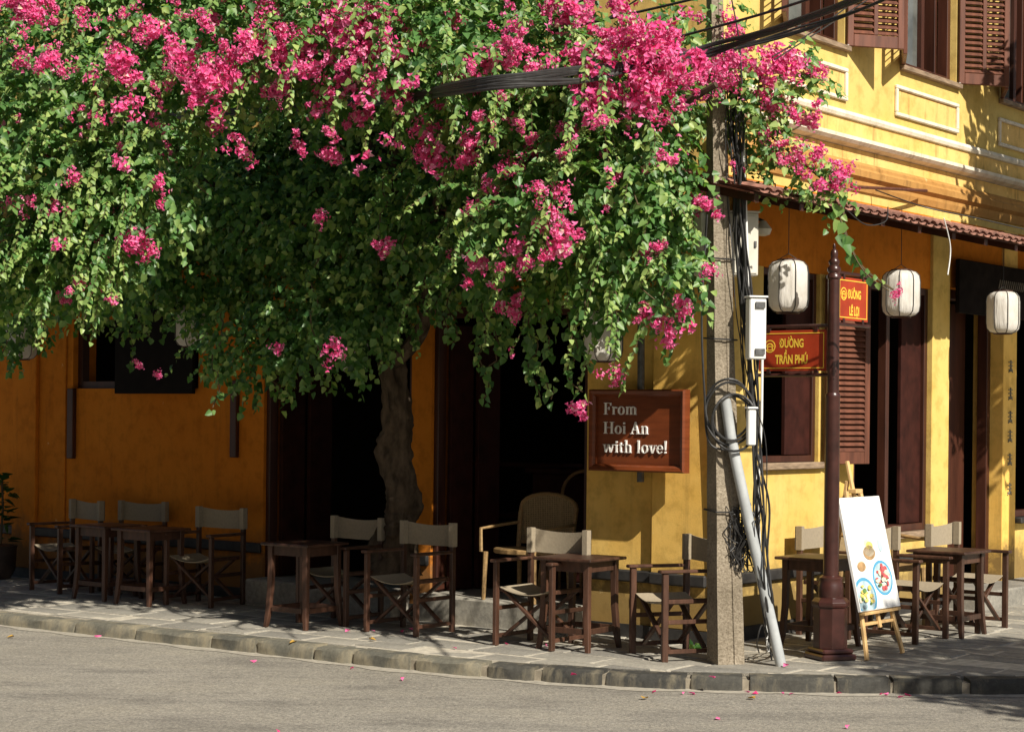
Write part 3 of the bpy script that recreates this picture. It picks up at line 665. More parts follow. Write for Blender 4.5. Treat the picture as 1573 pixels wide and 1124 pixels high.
# ------------------------------------------------------------------ furniture
def make_chair(label):
    r = empty('folding_chair')
    W, D = 0.53, 0.42; t = 0.032; hz = 0.60
    for sx in (-1, 1):
        x = sx*(W/2 - t/2)
        for y, h, nm in ((-D/2, hz, 'leg'), (D/2, 0.82, 'leg')):
            m = MB(); m.box(x-t/2, x+t/2, y-0.022, y+0.022, 0.0, h); m.build(nm, CHAIRWOOD, r, bevel=0.004)
        m = MB(); m.box(x-0.03, x+0.03, -D/2-0.045, D/2-0.024, hz+0.001, hz+0.024); m.build('armrest', CHAIRWOOD, r, bevel=0.006)
        xi = sx*(W/2-t-0.012)
        m = MB(); m.bar((xi, -D/2+0.02, 0.405), (xi, D/2-0.02, 0.405), 0.022, 0.03); m.build('seat_rail', CHAIRWOOD, r, bevel=0.004)
        m = MB(); m.bar((x, -D/2+0.022, 0.27), (x, D/2-0.022, 0.27), 0.018, 0.03); m.build('stretcher', CHAIRWOOD, r, bevel=0.003)
        m = MB(); m.bar((x, -D/2+0.022, 0.07), (x, D/2-0.022, 0.07), 0.018, 0.03); m.build('stretcher', CHAIRWOOD, r, bevel=0.003)
        for yy in (-D/2+0.06, D/2-0.08):
            y = yy + (0.013 if sx > 0 else -0.013)
            m = MB(); m.bar((sx*(W/2-t-0.02), y, 0.40), (-sx*(W/2-t-0.01), y, 0.07), 0.022, 0.034, up=(0, 1, 0)); m.build('cross_brace', CHAIRWOOD, r, bevel=0.003)
    # seat canvas sagging between the rails
    m = MB(); n, k = 8, 5; vs = []
    for lay in (0, 1):
        for i in range(n+1):
            u = i/n*2-1
            for j in range(k+1):
                w = j/k; vs.append((u*(W/2-t-0.008), -D/2+0.01+w*(D-0.03), 0.425 - 0.045*(1-u*u) - 0.012*(1-u*u)*math.sin(w*3.14) - lay*0.006))
    s = (n+1)*(k+1); fs = []
    for i in range(n):
        for j in range(k):
            a = i*(k+1)+j; fs += [(a, a+k+1, a+k+2, a+1), (a+s+1, a+s+k+2, a+s+k+1, a+s)]
    for i in range(n):
        a = i*(k+1); fs.append((a, a+s, a+s+k+1, a+k+1)); a += k; fs.append((a+k+1, a+s+k+1, a+s, a))
    m.add(vs, fs); m.build('seat', CANVAS, r, smooth=True)
    # back canvas wrapped over the rear posts, dipping at the middle
    m = MB(); n = 10; vs = []
    for lay in (0, 1):
        for i in range(n+1):
            u = i/n*2-1; y = D/2 + 0.030 + 0.035*(1-u*u) - lay*0.006
            if abs(u) > 0.93: y = D/2 + 0.032 - lay*0.006
            dip = 0.028*(1-u*u)
            for z in (0.655-dip*0.3, 0.74-dip*0.6, 0.832-dip): vs.append((u*(W/2+0.004), y, z))
    s = (n+1)*3; fs = []
    for i in range(n):
        for j in (0, 1):
            a = i*3+j; fs += [(a, a+3, a+4, a+1), (a+s+1, a+s+4, a+s+3, a+s)]
        a = i*3; fs += [(a, a+s, a+s+3, a+3), (a+5, a+s+5, a+s+2, a+2)]
    m.add(vs, fs)
    for sx in (-1, 1):    # sleeves round the posts
        x = sx*(W/2-t/2); m.box(x-0.021, x+0.021, D/2-0.027, D/2+0.0245, 0.652, 0.834)
    m.build('backrest', CANVAS, r, smooth=True)
    tag(r, label, 'chair', 'folding canvas chairs along the pavement'); return r
chair_spots = [   # label, world point of centre, rotation
 ('deeply shaded canvas folding chair beside the potted plant by the orange wall', frb(-0.62, 6.62, PZ), -46),
 ('deeply shaded canvas folding chair between the two dark tables under the wall window', frb(-0.36, 6.05, PZ), -26),
 ('shaded canvas folding chair against the orange wall next to the doorway', frb(-0.58, 4.78, PZ), -31),
 ('canvas folding chair behind the shaded table in front of the dark doorway', frb(-0.78, 2.98, PZ), -36),
 ('canvas folding chair with dappled seat standing before the tree trunk', frb(-0.88, 2.15, PZ), -38),
 ('canvas folding chair in front of the cane armchair, beside the sunlit table', frb(-0.86, 0.90, PZ), -37),
 ('canvas folding chair turned sideways next to the concrete pole', frb(-0.72, -0.17, PZ), -68),
 ('canvas folding chair half hidden behind the maroon street sign post', frb(1.28, -0.36, PZ), 51),
 ('canvas folding chair just behind the menu easel', frb(1.35, -0.88, PZ), 51),
 ('canvas folding chair nearest the dark doorway on the side street', frb(2.35, -0.92, PZ), 51),
]
for i, (lb, p, a) in enumerate(chair_spots):
    if i == 0: ch0 = make_chair(lb); o = ch0
    else: o = copy_tree(ch0); o['label'] = lb
    o.location = p; o.rotation_euler = (0, 0, rad(a))

def make_table():
    r = empty('cafe_table'); S = 0.21; hh = 0.635
    m = MB(); m.box(-S-0.035, S+0.035, -S-0.035, S+0.035, hh, hh+0.022); m.build('table_top', CHAIRWOOD, r, bevel=0.006)
    for sx in (-1, 1):
        for sy in (-1, 1):
            m = MB(); a = 0.022
            prof = [(0.0, 0.016, 0.040), (0.10, 0.020, 0.022), (0.30, 0.021, 0.004), (0.50, 0.022, 0.0), (hh-0.001, 0.024, 0.0)]
            vs = []
            for z, w, fl in prof:
                x, y = sx*(S-0.03+fl*0.7), sy*(S-0.03+fl*0.7)
                vs += [(x-w, y-w, z), (x+w, y-w, z), (x+w, y+w, z), (x-w, y+w, z)]
            fs = [(3, 2, 1, 0), tuple(range(len(vs)-4, len(vs)))]
            for i in range(len(prof)-1):
                for k in range(4): fs.append((i*4+k, i*4+(k+1) % 4, i*4+4+(k+1) % 4, i*4+4+k))
            m.add(vs, fs); m.build('leg', CHAIRWOOD, r, bevel=0.003)
    for sg in (-1, 1):
        m = MB(); m.box(-S+0.055, S-0.055, sg*(S-0.03)-0.010, sg*(S-0.03)+0.010, hh-0.075, hh-0.001); m.build('apron', CHAIRWOOD, r, bevel=0.002)
        m = MB(); m.box(sg*(S-0.03)-0.010, sg*(S-0.03)+0.010, -S+0.055, S-0.055, hh-0.075, hh-0.001); m.build('apron', CHAIRWOOD, r, bevel=0.002)
        m = MB(); m.box(-S+0.052, S-0.052, sg*(S-0.018)-0.010, sg*(S-0.018)+0.010, 0.125, 0.165); m.build('stretcher', CHAIRWOOD, r, bevel=0.002)
        m = MB(); m.box(sg*(S-0.018)-0.010, sg*(S-0.018)+0.010, -S+0.052, S-0.052, 0.125, 0.165); m.build('stretcher', CHAIRWOOD, r, bevel=0.002)
    return r
table_spots = [
 ('small square dark wood table next to the chair beside the potted plant', frb(-0.82, 5.78, PZ), -38),
 ('small square dark wood table under the shaded wall window, before the middle chair', frb(-0.86, 5.16, PZ), -36),
 ('square wooden table in shade in front of the left dark doorway', frb(-1.18, 2.98, PZ), -36),
 ('sunlit square wooden table below the greeting sign', frb(-0.80, 0.60, PZ), -35),
 ('square wooden table between the leaning grey pipe and the maroon post', frb(0.50, -0.62, PZ), 52),
 ('square wooden table between the two chairs on the side street', frb(1.88, -0.98, PZ), 52),
]
for i, (lb, p, a) in enumerate(table_spots):
    if i == 0: tb0 = make_table(); o = tb0
    else: o = copy_tree(tb0)
    tag(o, lb, 'table', 'small square cafe tables'); o.location = p; o.rotation_euler = (0, 0, rad(a))

# cane armchair on the doorway step
def cane_chair(loc, rz, label):
    r = empty('cane_armchair', loc, rz)
    W = 0.52
    for sx in (-1, 1):
        for sy in (-1, 1):
            MB().tube([(sx*0.24, sy*0.22, 0), (sx*0.23, sy*0.21, 0.42)], [0.016, 0.02], 8).build('leg', RATTAN, r, smooth=True)
        MB().tube([(sx*0.25, -0.24, 0.42), (sx*0.27, -0.22, 0.62), (sx*0.27, 0.0, 0.64), (sx*0.26, 0.24, 0.66)], 0.014, 8).build('armrest', RATTAN, r, smooth=True)
    m = MB(); m.prism([(0.26*math.cos(a)*(1.0), 0.24*math.sin(a)) for a in [2*math.pi*k/20 for k in range(20)]], 0.41, 0.45); m.build('seat', RATTAN, r, bevel=0.006)
    pts = [(-0.25, 0.22, 0.42), (-0.26, 0.25, 0.70)] + [(-0.26*math.cos(rad(a)), 0.27, 0.80+0.12*math.sin(rad(a))) for a in range(0, 181, 18)] + [(0.26, 0.25, 0.70), (0.25, 0.22, 0.42)]
    MB().tube(pts, 0.018, 8).build('back_frame', RATTAN, r, smooth=True)
    m = MB()      # woven cane web as crossing strips
    for k in range(-15, 16):
        x = k*0.0165; top = 0.80+0.12*math.sqrt(max(0, 1-(x/0.255)**2))-0.01; m.box(x-0.0045, x+0.0045, 0.262, 0.265, 0.50, top)
    for k in range(24):
        z = 0.51 + k*0.0165; hw_ = 0.25 if z < 0.80 else 0.255*math.sqrt(max(0, 1-((z-0.80)/0.12)**2)); m.box(-hw_, hw_, 0.2655, 0.2685, z-0.0045, z+0.0045)
    m.build('cane_web', simple('pale_cane', (0.34, 0.25, 0.13), 0.7, 0.2, 50), r)
    m = MB(); m.box(-0.25, 0.25, 0.255, 0.275, 0.47, 0.50); m.build('back_rail', RATTAN, r)
    r.scale = (1.1, 1.1, 1.12) if 'rattan' in label else (1.08, 1.0, 0.90)
    return tag(r, label, 'chair')
cane_chair(frb(0.02, 1.72, 0.31), rad(-40), 'cane backed armchair on the doorway step in deep shade')
cane_chair(frb(2.02, -0.34, PZ), rad(50), 'rattan armchair with rounded back standing behind the menu board')
r2 = empty('bentwood_chair', frb(0.65, 1.75, 0.31), rad(-30))
MB().tube([(-0.22, 0.2, 0.0), (-0.22, 0.22, 0.72)] + [(-0.22*math.cos(rad(a)), 0.24, 0.80+0.2*math.sin(rad(a))) for a in range(0, 181, 15)] + [(0.22, 0.22, 0.72), (0.22, 0.2, 0.0)], 0.014, 8).build('back_frame', RATTAN, r2, smooth=True)
MB().prism([(0.22*math.cos(2*math.pi*k/20), 0.22*math.sin(2*math.pi*k/20)) for k in range(20)], 0.43, 0.46).build('seat', RATTAN, r2)
for sx in (-1, 1): MB().tube([(sx*0.2, -0.2, 0), (sx*0.17, -0.16, 0.43)], 0.014, 8).build('leg', RATTAN, r2)
tag(r2, 'bentwood chair with hooped back inside the dark doorway', 'chair')

# ------------------------------------------------------------------ lanterns
def make_lantern():
    r = empty('silk_lantern'); n = 8; R0 = 0.150; hh = 0.185
    prof = [(0.075, -hh), (0.115, -hh+0.012), (0.142, -hh+0.042), (R0, -hh+0.09), (R0, hh-0.09), (0.142, hh-0.042), (0.115, hh-0.012), (0.075, hh)]
    m = MB(); sub = 4; N = n*sub; base = []
    for rr, z in prof:
        for k in range(N):
            a = 2*math.pi*k/N; u = (k % sub)/sub; f = 1 - 0.06*math.sin(math.pi*u)*(1.0 if abs(z) < hh-0.02 else 0.5)
            base.append((rr*f*math.cos(a), rr*f*math.sin(a), z))
    fs = []
    for i in range(len(prof)-1):
        for k in range(N): fs.append((i*N+k, i*N+(k+1) % N, (i+1)*N+(k+1) % N, (i+1)*N+k))
    m.add(base, fs); m.build('silk_cover', SILK, r, smooth=True)
    for k in range(n):
        a = 2*math.pi*k/n; c, s = math.cos(a), math.sin(a)
        MB().tube([((rr+0.003)*c, (rr+0.003)*s, z) for rr, z in prof], 0.0035, 5).build('rib', CABLE, r)
    m = MB(); m.tube([(0.078*math.cos(a), 0.078*math.sin(a), hh+0.004) for a in [2*math.pi*k/16 for k in range(17)]], 0.006, 6); m.build('top_ring', DARKWOOD, r)
    m = MB(); m.tube([(0.078*math.cos(a), 0.078*math.sin(a), -hh-0.004) for a in [2*math.pi*k/16 for k in range(17)]], 0.006, 6); m.build('bottom_ring', DARKWOOD, r)
    m = MB(); m.tube([(0.078, 0, hh+0.004), (0, 0, hh+0.05), (-0.078, 0, hh+0.004)], 0.003, 5); m.tube([(0, 0, hh+0.05), (0, 0, hh+0.5)], 0.003, 5); m.build('hanger', CABLE, r)
    return r
lan = [('white silk lantern under the awning above the red street name plate', on_right(1211, 440, 0.55), 1.0),
       ('white silk lantern with pink petals before it, under the tiled awning', on_right(1384, 451, 0.55), 0.98),
       ('white silk lantern hanging before the far ochre column', on_right(1541, 480, 0.55), 0.98),
       ('greyish silk lantern above the greeting sign, half behind leaves', on_left(927, 516, 0.45), 1.0),
       ('shaded lantern hanging before the dark wall window behind leaves', on_left(294, 500, 0.45), 1.0),
       ('shaded lantern at the end of the wall, half lost in leaves', on_left(33, 522, 0.45), 1.0),
       ('small shaded lantern showing under leaves beside the tree trunk', on_left(545, 545, 0.3), 0.8)]
for i, (lb, p, sc) in enumerate(lan):
    if i == 0: l0 = make_lantern(); o = l0
    else: o = copy_tree(l0)
    tag(o, lb, 'lantern', 'white silk lanterns under the awning'); o.location = p; o.rotation_euler = (0, 0, 0.3*i+0.2); o.scale = (sc,)*3

# ------------------------------------------------------------------ street name post
pp = on_z(1275, 1012); POST = empty('street_name_post', pp, rad(20))
tag(POST, 'maroon cast iron street name post with two red name plates', 'street sign')
def octo(prof, rot=rad(22.5)): return MB().lathe(prof, 8, rot)
m = MB(); m.box(-0.135, 0.135, -0.135, 0.135, 0.0, 0.045); m.box(-0.12, 0.12, -0.12, 0.12, 0.045, 0.08); m.build('foot', MAROON, POST, bevel=0.012)
octo([(0.118, 0.08), (0.118, 0.36), (0.122, 0.365)]).build('pedestal', MAROON, POST, bevel=0.006)
octo([(0.128, 0.366), (0.132, 0.38), (0.132, 0.40), (0.11, 0.425), (0.095, 0.43)]).build('collar', MAROON, POST, bevel=0.003)
MB().lathe([(0.086, 0.43), (0.088, 0.47), (0.085, 0.52), (0.078, 0.54), (0.082, 0.555), (0.082, 0.565), (0.06, 0.58)], 24).build('collar', MAROON, POST, smooth=True)
MB().lathe([(0.054, 0.58), (0.050, 1.80), (0.052, 1.81), (0.052, 1.825), (0.043, 1.84)], 24).build('shaft', MAROON, POST, smooth=True)
MB().lathe([(0.042, 1.84), (0.041, 2.62), (0.05, 2.63), (0.05, 2.645), (0.036, 2.665), (0.046, 2.68), (0.046, 2.70), (0.030, 2.72), (0.037, 2.735), (0.037, 2.75), (0.022, 2.77), (0.026, 2.795), (0.022, 2.82), (0.008, 2.835), (0.012, 2.85), (0.003, 2.87)], 24).build('finial_shaft', MAROON, POST, smooth=True)
def text_mesh(body, mat, sx, bold=0.034):
    c = bpy.data.curves.new('t', 'FONT'); c.body = body; c.align_x = 'CENTER'; c.offset = bold; c.extrude = 0.0; c.size = 1.0; c.resolution_u = 4
    o = bpy.data.objects.new('t', c); COL.objects.link(o); bpy.context.view_layer.update()
    me = bpy.data.meshes.new_from_object(o.evaluated_get(bpy.context.evaluated_depsgraph_get()))
    bpy.data.objects.remove(o); me.materials.clear(); me.materials.append(mat); return me
def plate(name, w, h, z, rot, sgn, lines, label, x0, tsc, cxs, emx):
    """plate hangs in plane local x/z, front -y; extends from x0 in direction sgn"""
    p = MB(); a, b = sorted((sgn*x0, sgn*(x0+w)))
    p.box(a, b, -0.006, 0.006, z, z+h); o = p.build(name, REDSIGN, POST, bevel=0.002); o.rotation_euler = (0, 0, rot - rad(20)); o['label'] = label
    m = MB(); i0, i1 = 0.018, 0.024
    for q in ((a+i0, b-i0, z+i0, z+i1), (a+i0, b-i0, z+h-i1, z+h-i0), (a+i0, a+i1, z+i1, z+h-i1), (b-i1, b-i0, z+i1, z+h-i1)):
        m.box(q[0], q[1], -0.0085, -0.0062, q[2], q[3])
    m.build('border_line', YELLOWP, o)
    for zz in (z-0.028, z+h+0.028):
        ends = sorted((sgn*0.03, sgn*(x0+w+0.03))); MB().tube([(ends[0], 0, zz), (ends[1], 0, zz)], 0.013, 10).build('support_rail', MAROON, o)
    for xx in (a+0.08, b-0.08):
        for zz in (z-0.008, z+h+0.008): MB().box(xx-0.012, xx+0.012, -0.012, 0.008, zz-0.02, zz+0.02).build('clip', MAROON, o)
    for (tx, tz, sx, sz), body in zip(cxs, lines):
        t = link('lettering', text_mesh(body, YELLOWP, 1), o); t.location = (tx, -0.0075, tz); t.rotation_euler = (rad(90), 0, 0); t.scale = (sx, sz, 1)
    ex, ez, er = emx       # round emblem: ring with roof-like bars
    m = MB()
    for k, poly in enumerate(arcs(0, 0, er, er, er*0.84, er*0.84, 0, 360, 24) + arcs(0, -er*0.25, er*0.7, er*0.75, er*0.52, er*0.55, 20, 160, 10) + [rect(-er*0.62, -er*0.12, er*0.62, er*0.04), rect(-er*0.5, -er*0.5, -er*0.34, -er*0.13), rect(er*0.34, -er*0.5, er*0.5, -er*0.13), rect(-er*0.6, -er*0.66, er*0.6, -er*0.52)]):
        if area([Vector((p_[0], p_[1], 0)) for p_ in poly]) < 0: poly = poly[::-1]
        m.prism(poly, 0.0, 0.0015, Matrix(((1, 0, 0, ex), (0, 0, -1, -0.0062), (0, 1, 0, ez), (0, 0, 0, 1))))
    m.build('emblem', YELLOWP, o)
    return o
zt = lambda y, d=12.5: CAM_H + (645-y)/F_PX*d - PZ
# left plate lies parallel to the main front; local +x must point right
plate('name_plate', 0.54, 0.285, zt(567), ANG - math.pi/2, -1, ('ĐƯỜNG', 'TRẦN PHÚ'), 'red plate reading the longer street name', 0.05, 1, ((-0.325, zt(529), 0.052, 0.082), (-0.325, zt(555), 0.053, 0.086)), (-0.50, zt(527), 0.045))
plate('name_plate', 0.44, 0.30, zt(486), ANG, 1, ('ĐƯỜNG', 'LÊ LỢI'), 'orange red plate reading the shorter street name', 0.05, 1, ((0.285, zt(450), 0.052, 0.082), (0.285, zt(477), 0.053, 0.086)), (0.13, zt(444), 0.045))

# ------------------------------------------------------------------ utility pole with boxes, pipes and cables
pb = on_z(1115, 1018); POLE = empty('utility_pole', pb, rad(18)); POLE.rotation_euler = (0, -0.030, rad(18))
tag(POLE, 'weathered tapered concrete utility pole at the kerb', 'utility pole')
m = MB(); hP = 6.4; n = 36; ring = [(-1, -1), (-0.25, -1), (-0.2, -0.90), (0.2, -0.90), (0.25, -1), (1, -1), (1, 1), (-1, 1)]
vs = []
for i in range(n+1):
    z = -0.05 + hP*i/n; w = 0.098 - 0.0125*z; dd = 0.090 - 0.0105*z
    for x, y in ring: vs.append((x*w + random.uniform(-.0015, .0015), y*dd + random.uniform(-.0015, .0015), z))
k = len(ring); fs = [tuple(reversed(range(k))), tuple(range(n*k, n*k+k))]
for i in range(n):
    for j in range(k): fs.append((i*k+j, i*k+(j+1) % k, (i+1)*k+(j+1) % k, (i+1)*k+j))
m.add(vs, fs); m.build('shaft', CONCRETE, POLE)
for i in range(3):
    m = MB(); z = (2.72, 1.02, 2.18)[i]; w = 0.110 - 0.0118*z; m.tube([(w, -w, z), (w, w, z), (-w, w, z+0.02), (-w, -w, z+0.01), (w, -w, z)], 0.006, 5); m.build('tie_wire', CABLE, POLE)
DP = pb.y
def wpx(x, y, d=0.0): return atZ(x, y, DP + d)
def curve_pts(ps, n=40):
    out = []; P = [ps[0]] + list(ps) + [ps[-1]]
    for i in range(1, len(P)-2):
        for k in range(n):
            t = k/n; a, b, c, d_ = P[i-1], P[i], P[i+1], P[i+2]
            out.append(0.5*((2*b) + (c-a)*t + (2*a-5*b+4*c-d_)*t*t + (3*b-a-3*c+d_)*t**3))
    return out + [ps[-1]]
def world_tube(name, pts, r, mat, label=None, cat=None, group=None, n=6, smooth=True):
    m = MB(); m.tube(pts, r, n); o = m.build(name, mat, None, smooth=smooth)
    if label: tag(o, label, cat, group)
    return o
# boxes
def box_thing(name, mat, x0, x1, y0, y1, d0, depth, rz, label, cat, door=True):
    c = wpx((x0+x1)/2, y1, d0); w = (x1-x0)/F_PX*(DP+d0); h = (y1-y0)/F_PX*(DP+d0)
    e = empty(name, c, rz); tag(e, label, cat)
    MB().box(-w/2, w/2, -depth/2, depth/2, 0, h).build('case', mat, e, bevel=0.008)
    MB().box(-w/2-0.008, w/2+0.008, -depth/2-0.012, depth/2+0.008, h+0.001, h+0.014).build('lid', mat, e, bevel=0.003)
    if door:
        MB().box(-w/2+0.012, w/2-0.012, -depth/2-0.008, -depth/2-0.0005, 0.015, h-0.02).build('door', mat, e, bevel=0.003)
        MB().box(w/2-0.035, w/2-0.02, -depth/2-0.018, -depth/2-0.0085, h*0.45, h*0.55).build('latch', STEEL, e)
    return e
box_thing('meter_box', CREAM, 1069, 1161, 328, 424, 0.16, 0.16, rad(12), 'cream metal meter box fixed behind the concrete pole', 'meter box')
b2 = box_thing('junction_box', WHITEP, 1147, 1174, 458, 552, -0.20, 0.09, rad(12), 'tall white plastic junction box beside the cable bundle', 'junction box', False)
for zz in (0.05, 0.36): MB().box(-0.02, 0.045, -0.06, -0.046, zz-0.02, zz+0.02).build('clip', STEEL, b2)
box_thing('junction_box', WHITEP, 1147, 1160, 628, 684, -0.20, 0.05, rad(12), 'small narrow white box low among the cables of the pole', 'junction box', False)
fl = empty('flood_lamp', on_right(1172, 352, 0.30), rad(40)); tag(fl, 'small pale lamp on the shaded wall under the awning', 'lamp')
MB().lathe([(0.02, -0.05), (0.05, -0.04), (0.065, 0.0), (0.05, 0.02), (0.02, 0.06)], 14).build('shade', CREAM, fl, smooth=True); MB().tube([(0, 0, 0.06), (0.0, 0.12, 0.10)], 0.012, 6).build('arm', STEEL, fl)
# pipes
world_tube('conduit_pipe', [wpx(1114, 612, -0.13), wpx(1122, 668, -0.14), wpx(1150, 800, -0.14), wpx(1176, 915, -0.12), on_z(1200, 1022)], 0.037, PVC, 'thick grey plastic conduit leaning against the utility pole', 'pipe', n=12)
world_tube('white_conduit', [wpx(1139, 128, 0.0), wpx(1143, 250, -0.02), wpx(1149, 420, -0.05), wpx(1153, 560, -0.05), wpx(1158, 690, -0.05), wpx(1164, 780, -0.04), wpx(1170, 900, 0.0), wpx(1180, 1000, 0.05)], 0.0105, WHITEP, 'thin white conduit running the height of the utility pole', 'pipe', n=8)
world_tube('white_conduit', [wpx(1171, 552, -0.06), wpx(1170, 640, -0.06), wpx(1166, 720, -0.06), wpx(1166, 800, -0.05)], 0.009, WHITEP, 'short thin white conduit dropping from the tall junction box', 'pipe', n=8)
world_tube('drop_pipe', [on_right(1092, 560, 0.03), on_right(1092, 960, 0.03)], 0.014, simple('cream_pipe', (0.62, 0.52, 0.33), 0.6), 'thin cream pipe down the corner of the building', 'pipe', n=8)
# black cable runs down the pole
rs = random.Random(5); nb_ = 19
for i in range(nb_):
    a = rs.uniform(-1, 1); top = wpx(1120 + a*11 + 6, 120 + rs.uniform(0, 40), -0.09 + rs.uniform(-0.03, 0.05))
    pts = [top]; y = 200
    while y < 1000:
        cx = 1126 + (y-150)*0.030 + (y-150)**2*0.000045 + a*(9 + 6*math.sin(y*0.008+i)); wob = 6 if y < 560 else 10
        pts.append(wpx(cx + rs.uniform(-wob, wob), y, -0.10 + rs.uniform(-0.05, 0.06))); y += rs.uniform(60, 110)
    if i % 3 == 0: pts = pts[:rs.randint(4, 7)]
    else: pts.append(on_z(1186 + a*8, 1005 + rs.uniform(-6, 8)))
    if i == 0: PCB = empty('cable_bundle', pb); tag(PCB, 'thick bundle of black cables running down the concrete pole', 'cable bundle')
    MB().tube([p - pb for p in curve_pts(pts, 6)], rs.choice((0.004, 0.006, 0.008)), 5).build('cable', CABLE, PCB, smooth=True)
# coiled slack
for i in range(4):
    c = wpx(1119 + i*3, 628 + i*7, -0.15 - i*0.012); rx, rz_ = (0.155, 0.165, 0.13, 0.15)[i], (0.20, 0.21, 0.15, 0.19)[i]
    pts = [c + Vector((rx*math.cos(a+i*0.4), 0.02*math.sin(3*a), rz_*math.sin(a+i*0.4))) for a in [2*math.pi*k/36 for k in range(37)]]
    if i == 0: COIL = empty('cable_coil', c); tag(COIL, 'coil of black spare cable hung on the concrete pole', 'cable coil'); c0 = c
    MB().tube([p-c0 for p in pts], 0.009, 6, False).build('loop', CABLE, COIL)
tg = empty('cable_tangle', wpx(1137, 830, -0.08)); tag(tg, 'matted knot of thin black wires behind the leaning conduit', 'cable tangle')
for i in range(22):
    pts = [Vector((rs.gauss(0, 0.055), rs.gauss(0, 0.03), rs.uniform(-0.22, 0.26))) for _ in range(6)]
    MB().tube(curve_pts(pts, 6), 0.004, 4).build('wire', CABLE, tg)
# loop of cable on the left of the pole
world_tube('loose_cable', curve_pts([wpx(1086, 330, -0.05), wpx(1078, 480, -0.12), wpx(1082, 600, -0.14), wpx(1090, 680, -0.15), wpx(1130, 690, -0.15)], 10), 0.008, CABLE, 'loose black cable sagging down the wall side of the pole', 'cable')
world_tube('ground_wire', curve_pts([on_z(1186, 1012)+Vector((0,0,0.02)), wpx(1172, 960, -0.1), wpx(1163, 985, -0.1), on_z(1166, 1004)+Vector((0,0,0.01))], 8), 0.005, CABLE, 'short stray wire curling at the foot of the conduit', 'cable')

# overhead lines: measured sag between real end points
def bundle(label, n, fpx, radii):
    e = empty('overhead_bundle', pb + Vector((0, 0, 4.2))); tag(e, label, 'cable bundle')
    for _ in range(n): MB().tube([atZ(*q) - e.location for q in []] or [p - e.location for p in curve_pts([atZ(*q) for q in fpx()], 12)], rs.choice(radii), 6).build('cable', CABLE, e, smooth=True)
def overhead(px, r, label, group='overhead cables'):
    pts = [atZ(x, y, d_) for x, y, d_ in px]
    if px[0][0] < 900: pts = [on_left(px[0][0]-160, px[0][1]+30, 0.0)] + pts
    world_tube('overhead_cable', curve_pts(pts, 12), r, CABLE, label, 'cable', group)
T = 'black overhead cable in the thick bundle crossing in front of the pole'
j = lambda s=5: rs.uniform(-s, s)
bundle('thick bundle of black overhead cables crossing in front of the pole', 14, lambda: [(-500, 205+j(), 24.0), (0, 196+j(), 17.5), (300, 175+j(), 14.6), (560, 158+j(), 13.4), (735, 132+j(12), 11.35), (900, 114+j(12), 11.55), (1010, 95+j(11), 11.75), (1095, 76+j(11), 11.85), (1200, 42+j(5), 11.2), (1330, -8+j(6), 10.2), (1480, -80+j(), 8.8)], (0.006, 0.008, 0.011))
bundle('thin pair of black cables just under the thick overhead bundle', 4, lambda: [(1060, 92+j(), 12.0), (1130, 75+j(), 11.9), (1220, 50+j(), 11.7), (1330, 12+j(), 11.2), (1480, -60+j(), 10.2)], (0.008,))
for k, (px, lb) in enumerate([
    ([(540, 60, 14.5), (720, 40, 13.5), (900, 0, 12.4), (1010, -35, 11.8)], 'upper thin black cable crossing the top of the blossom'),
    ([(520, 75, 14.5), (700, 55, 13.5), (860, 12, 12.6), (980, -30, 11.9)], 'second thin black cable crossing the top of the blossom'),
    ([(735, 80, 13.0), (880, 42, 12.6), (1060, 0, 12.0), (1160, -30, 11.6)], 'thin black cable rising from the blossom past the yellow wall'),
    ([(800, 110, 13.2), (950, 18, 12.9), (1040, -40, 12.6)], 'steep thin black cable slanting through the pink blossom'),
    ([(800, 118, 12.8), (950, 80, 12.4), (1065, 51, 12.1), (1180, 19, 11.6), (1300, -20, 11.0)], 'single black cable above the bundle, crossing the pole top'),
    ([(1186, 88, 12.0), (1250, 48, 13.0), (1330, -10, 14.2)], 'thin service wire rising from the blossom to the upper window'),
    ([(1190, 92, 12.0), (1262, 46, 13.0), (1345, -8, 14.2)], 'second thin service wire rising to the upper window'),
    ([(1140, 130, 12.2), (1135, 60, 12.2), (1122, -10, 12.2)], 'upright thin wire beside the top of the pole')]):
    overhead(px, 0.006 if k in (0, 3) else (0.009 if k < 5 else 0.005), lb)
m = MB(); 
bk = MB()
world_tube('service_wire', curve_pts([on_right(1345, 292, 0.05), on_right(1420, 318, 0.5), on_right(1500, 335, 0.75), on_right(1573, 352, 0.95)], 8), 0.006, CABLE, 'thin black wire slung along the front of the cornice', 'cable')
world_tube('loose_wire', curve_pts([on_right(1300, 322, 0.92), on_right(1330, 345, 0.93), on_right(1360, 340, 0.93), on_right(1364, 318, 0.92)], 8), 0.0045, CABLE, 'pale loose wire loop hanging under the awning edge', 'cable')
world_tube('loose_wire', curve_pts([on_right(1450, 335, 0.95), on_right(1460, 380, 0.95), on_right(1456, 422, 0.95)], 8), 0.005, WHITEP, 'white wire end dangling from the awning edge', 'cable')
world_tube('bracket_rod', [on_right(1308, 287, 0.35), on_right(1423, 293, 0.12)], 0.014, SHUTTER, 'thin brown rod lying just above the tiled awning', 'rod')

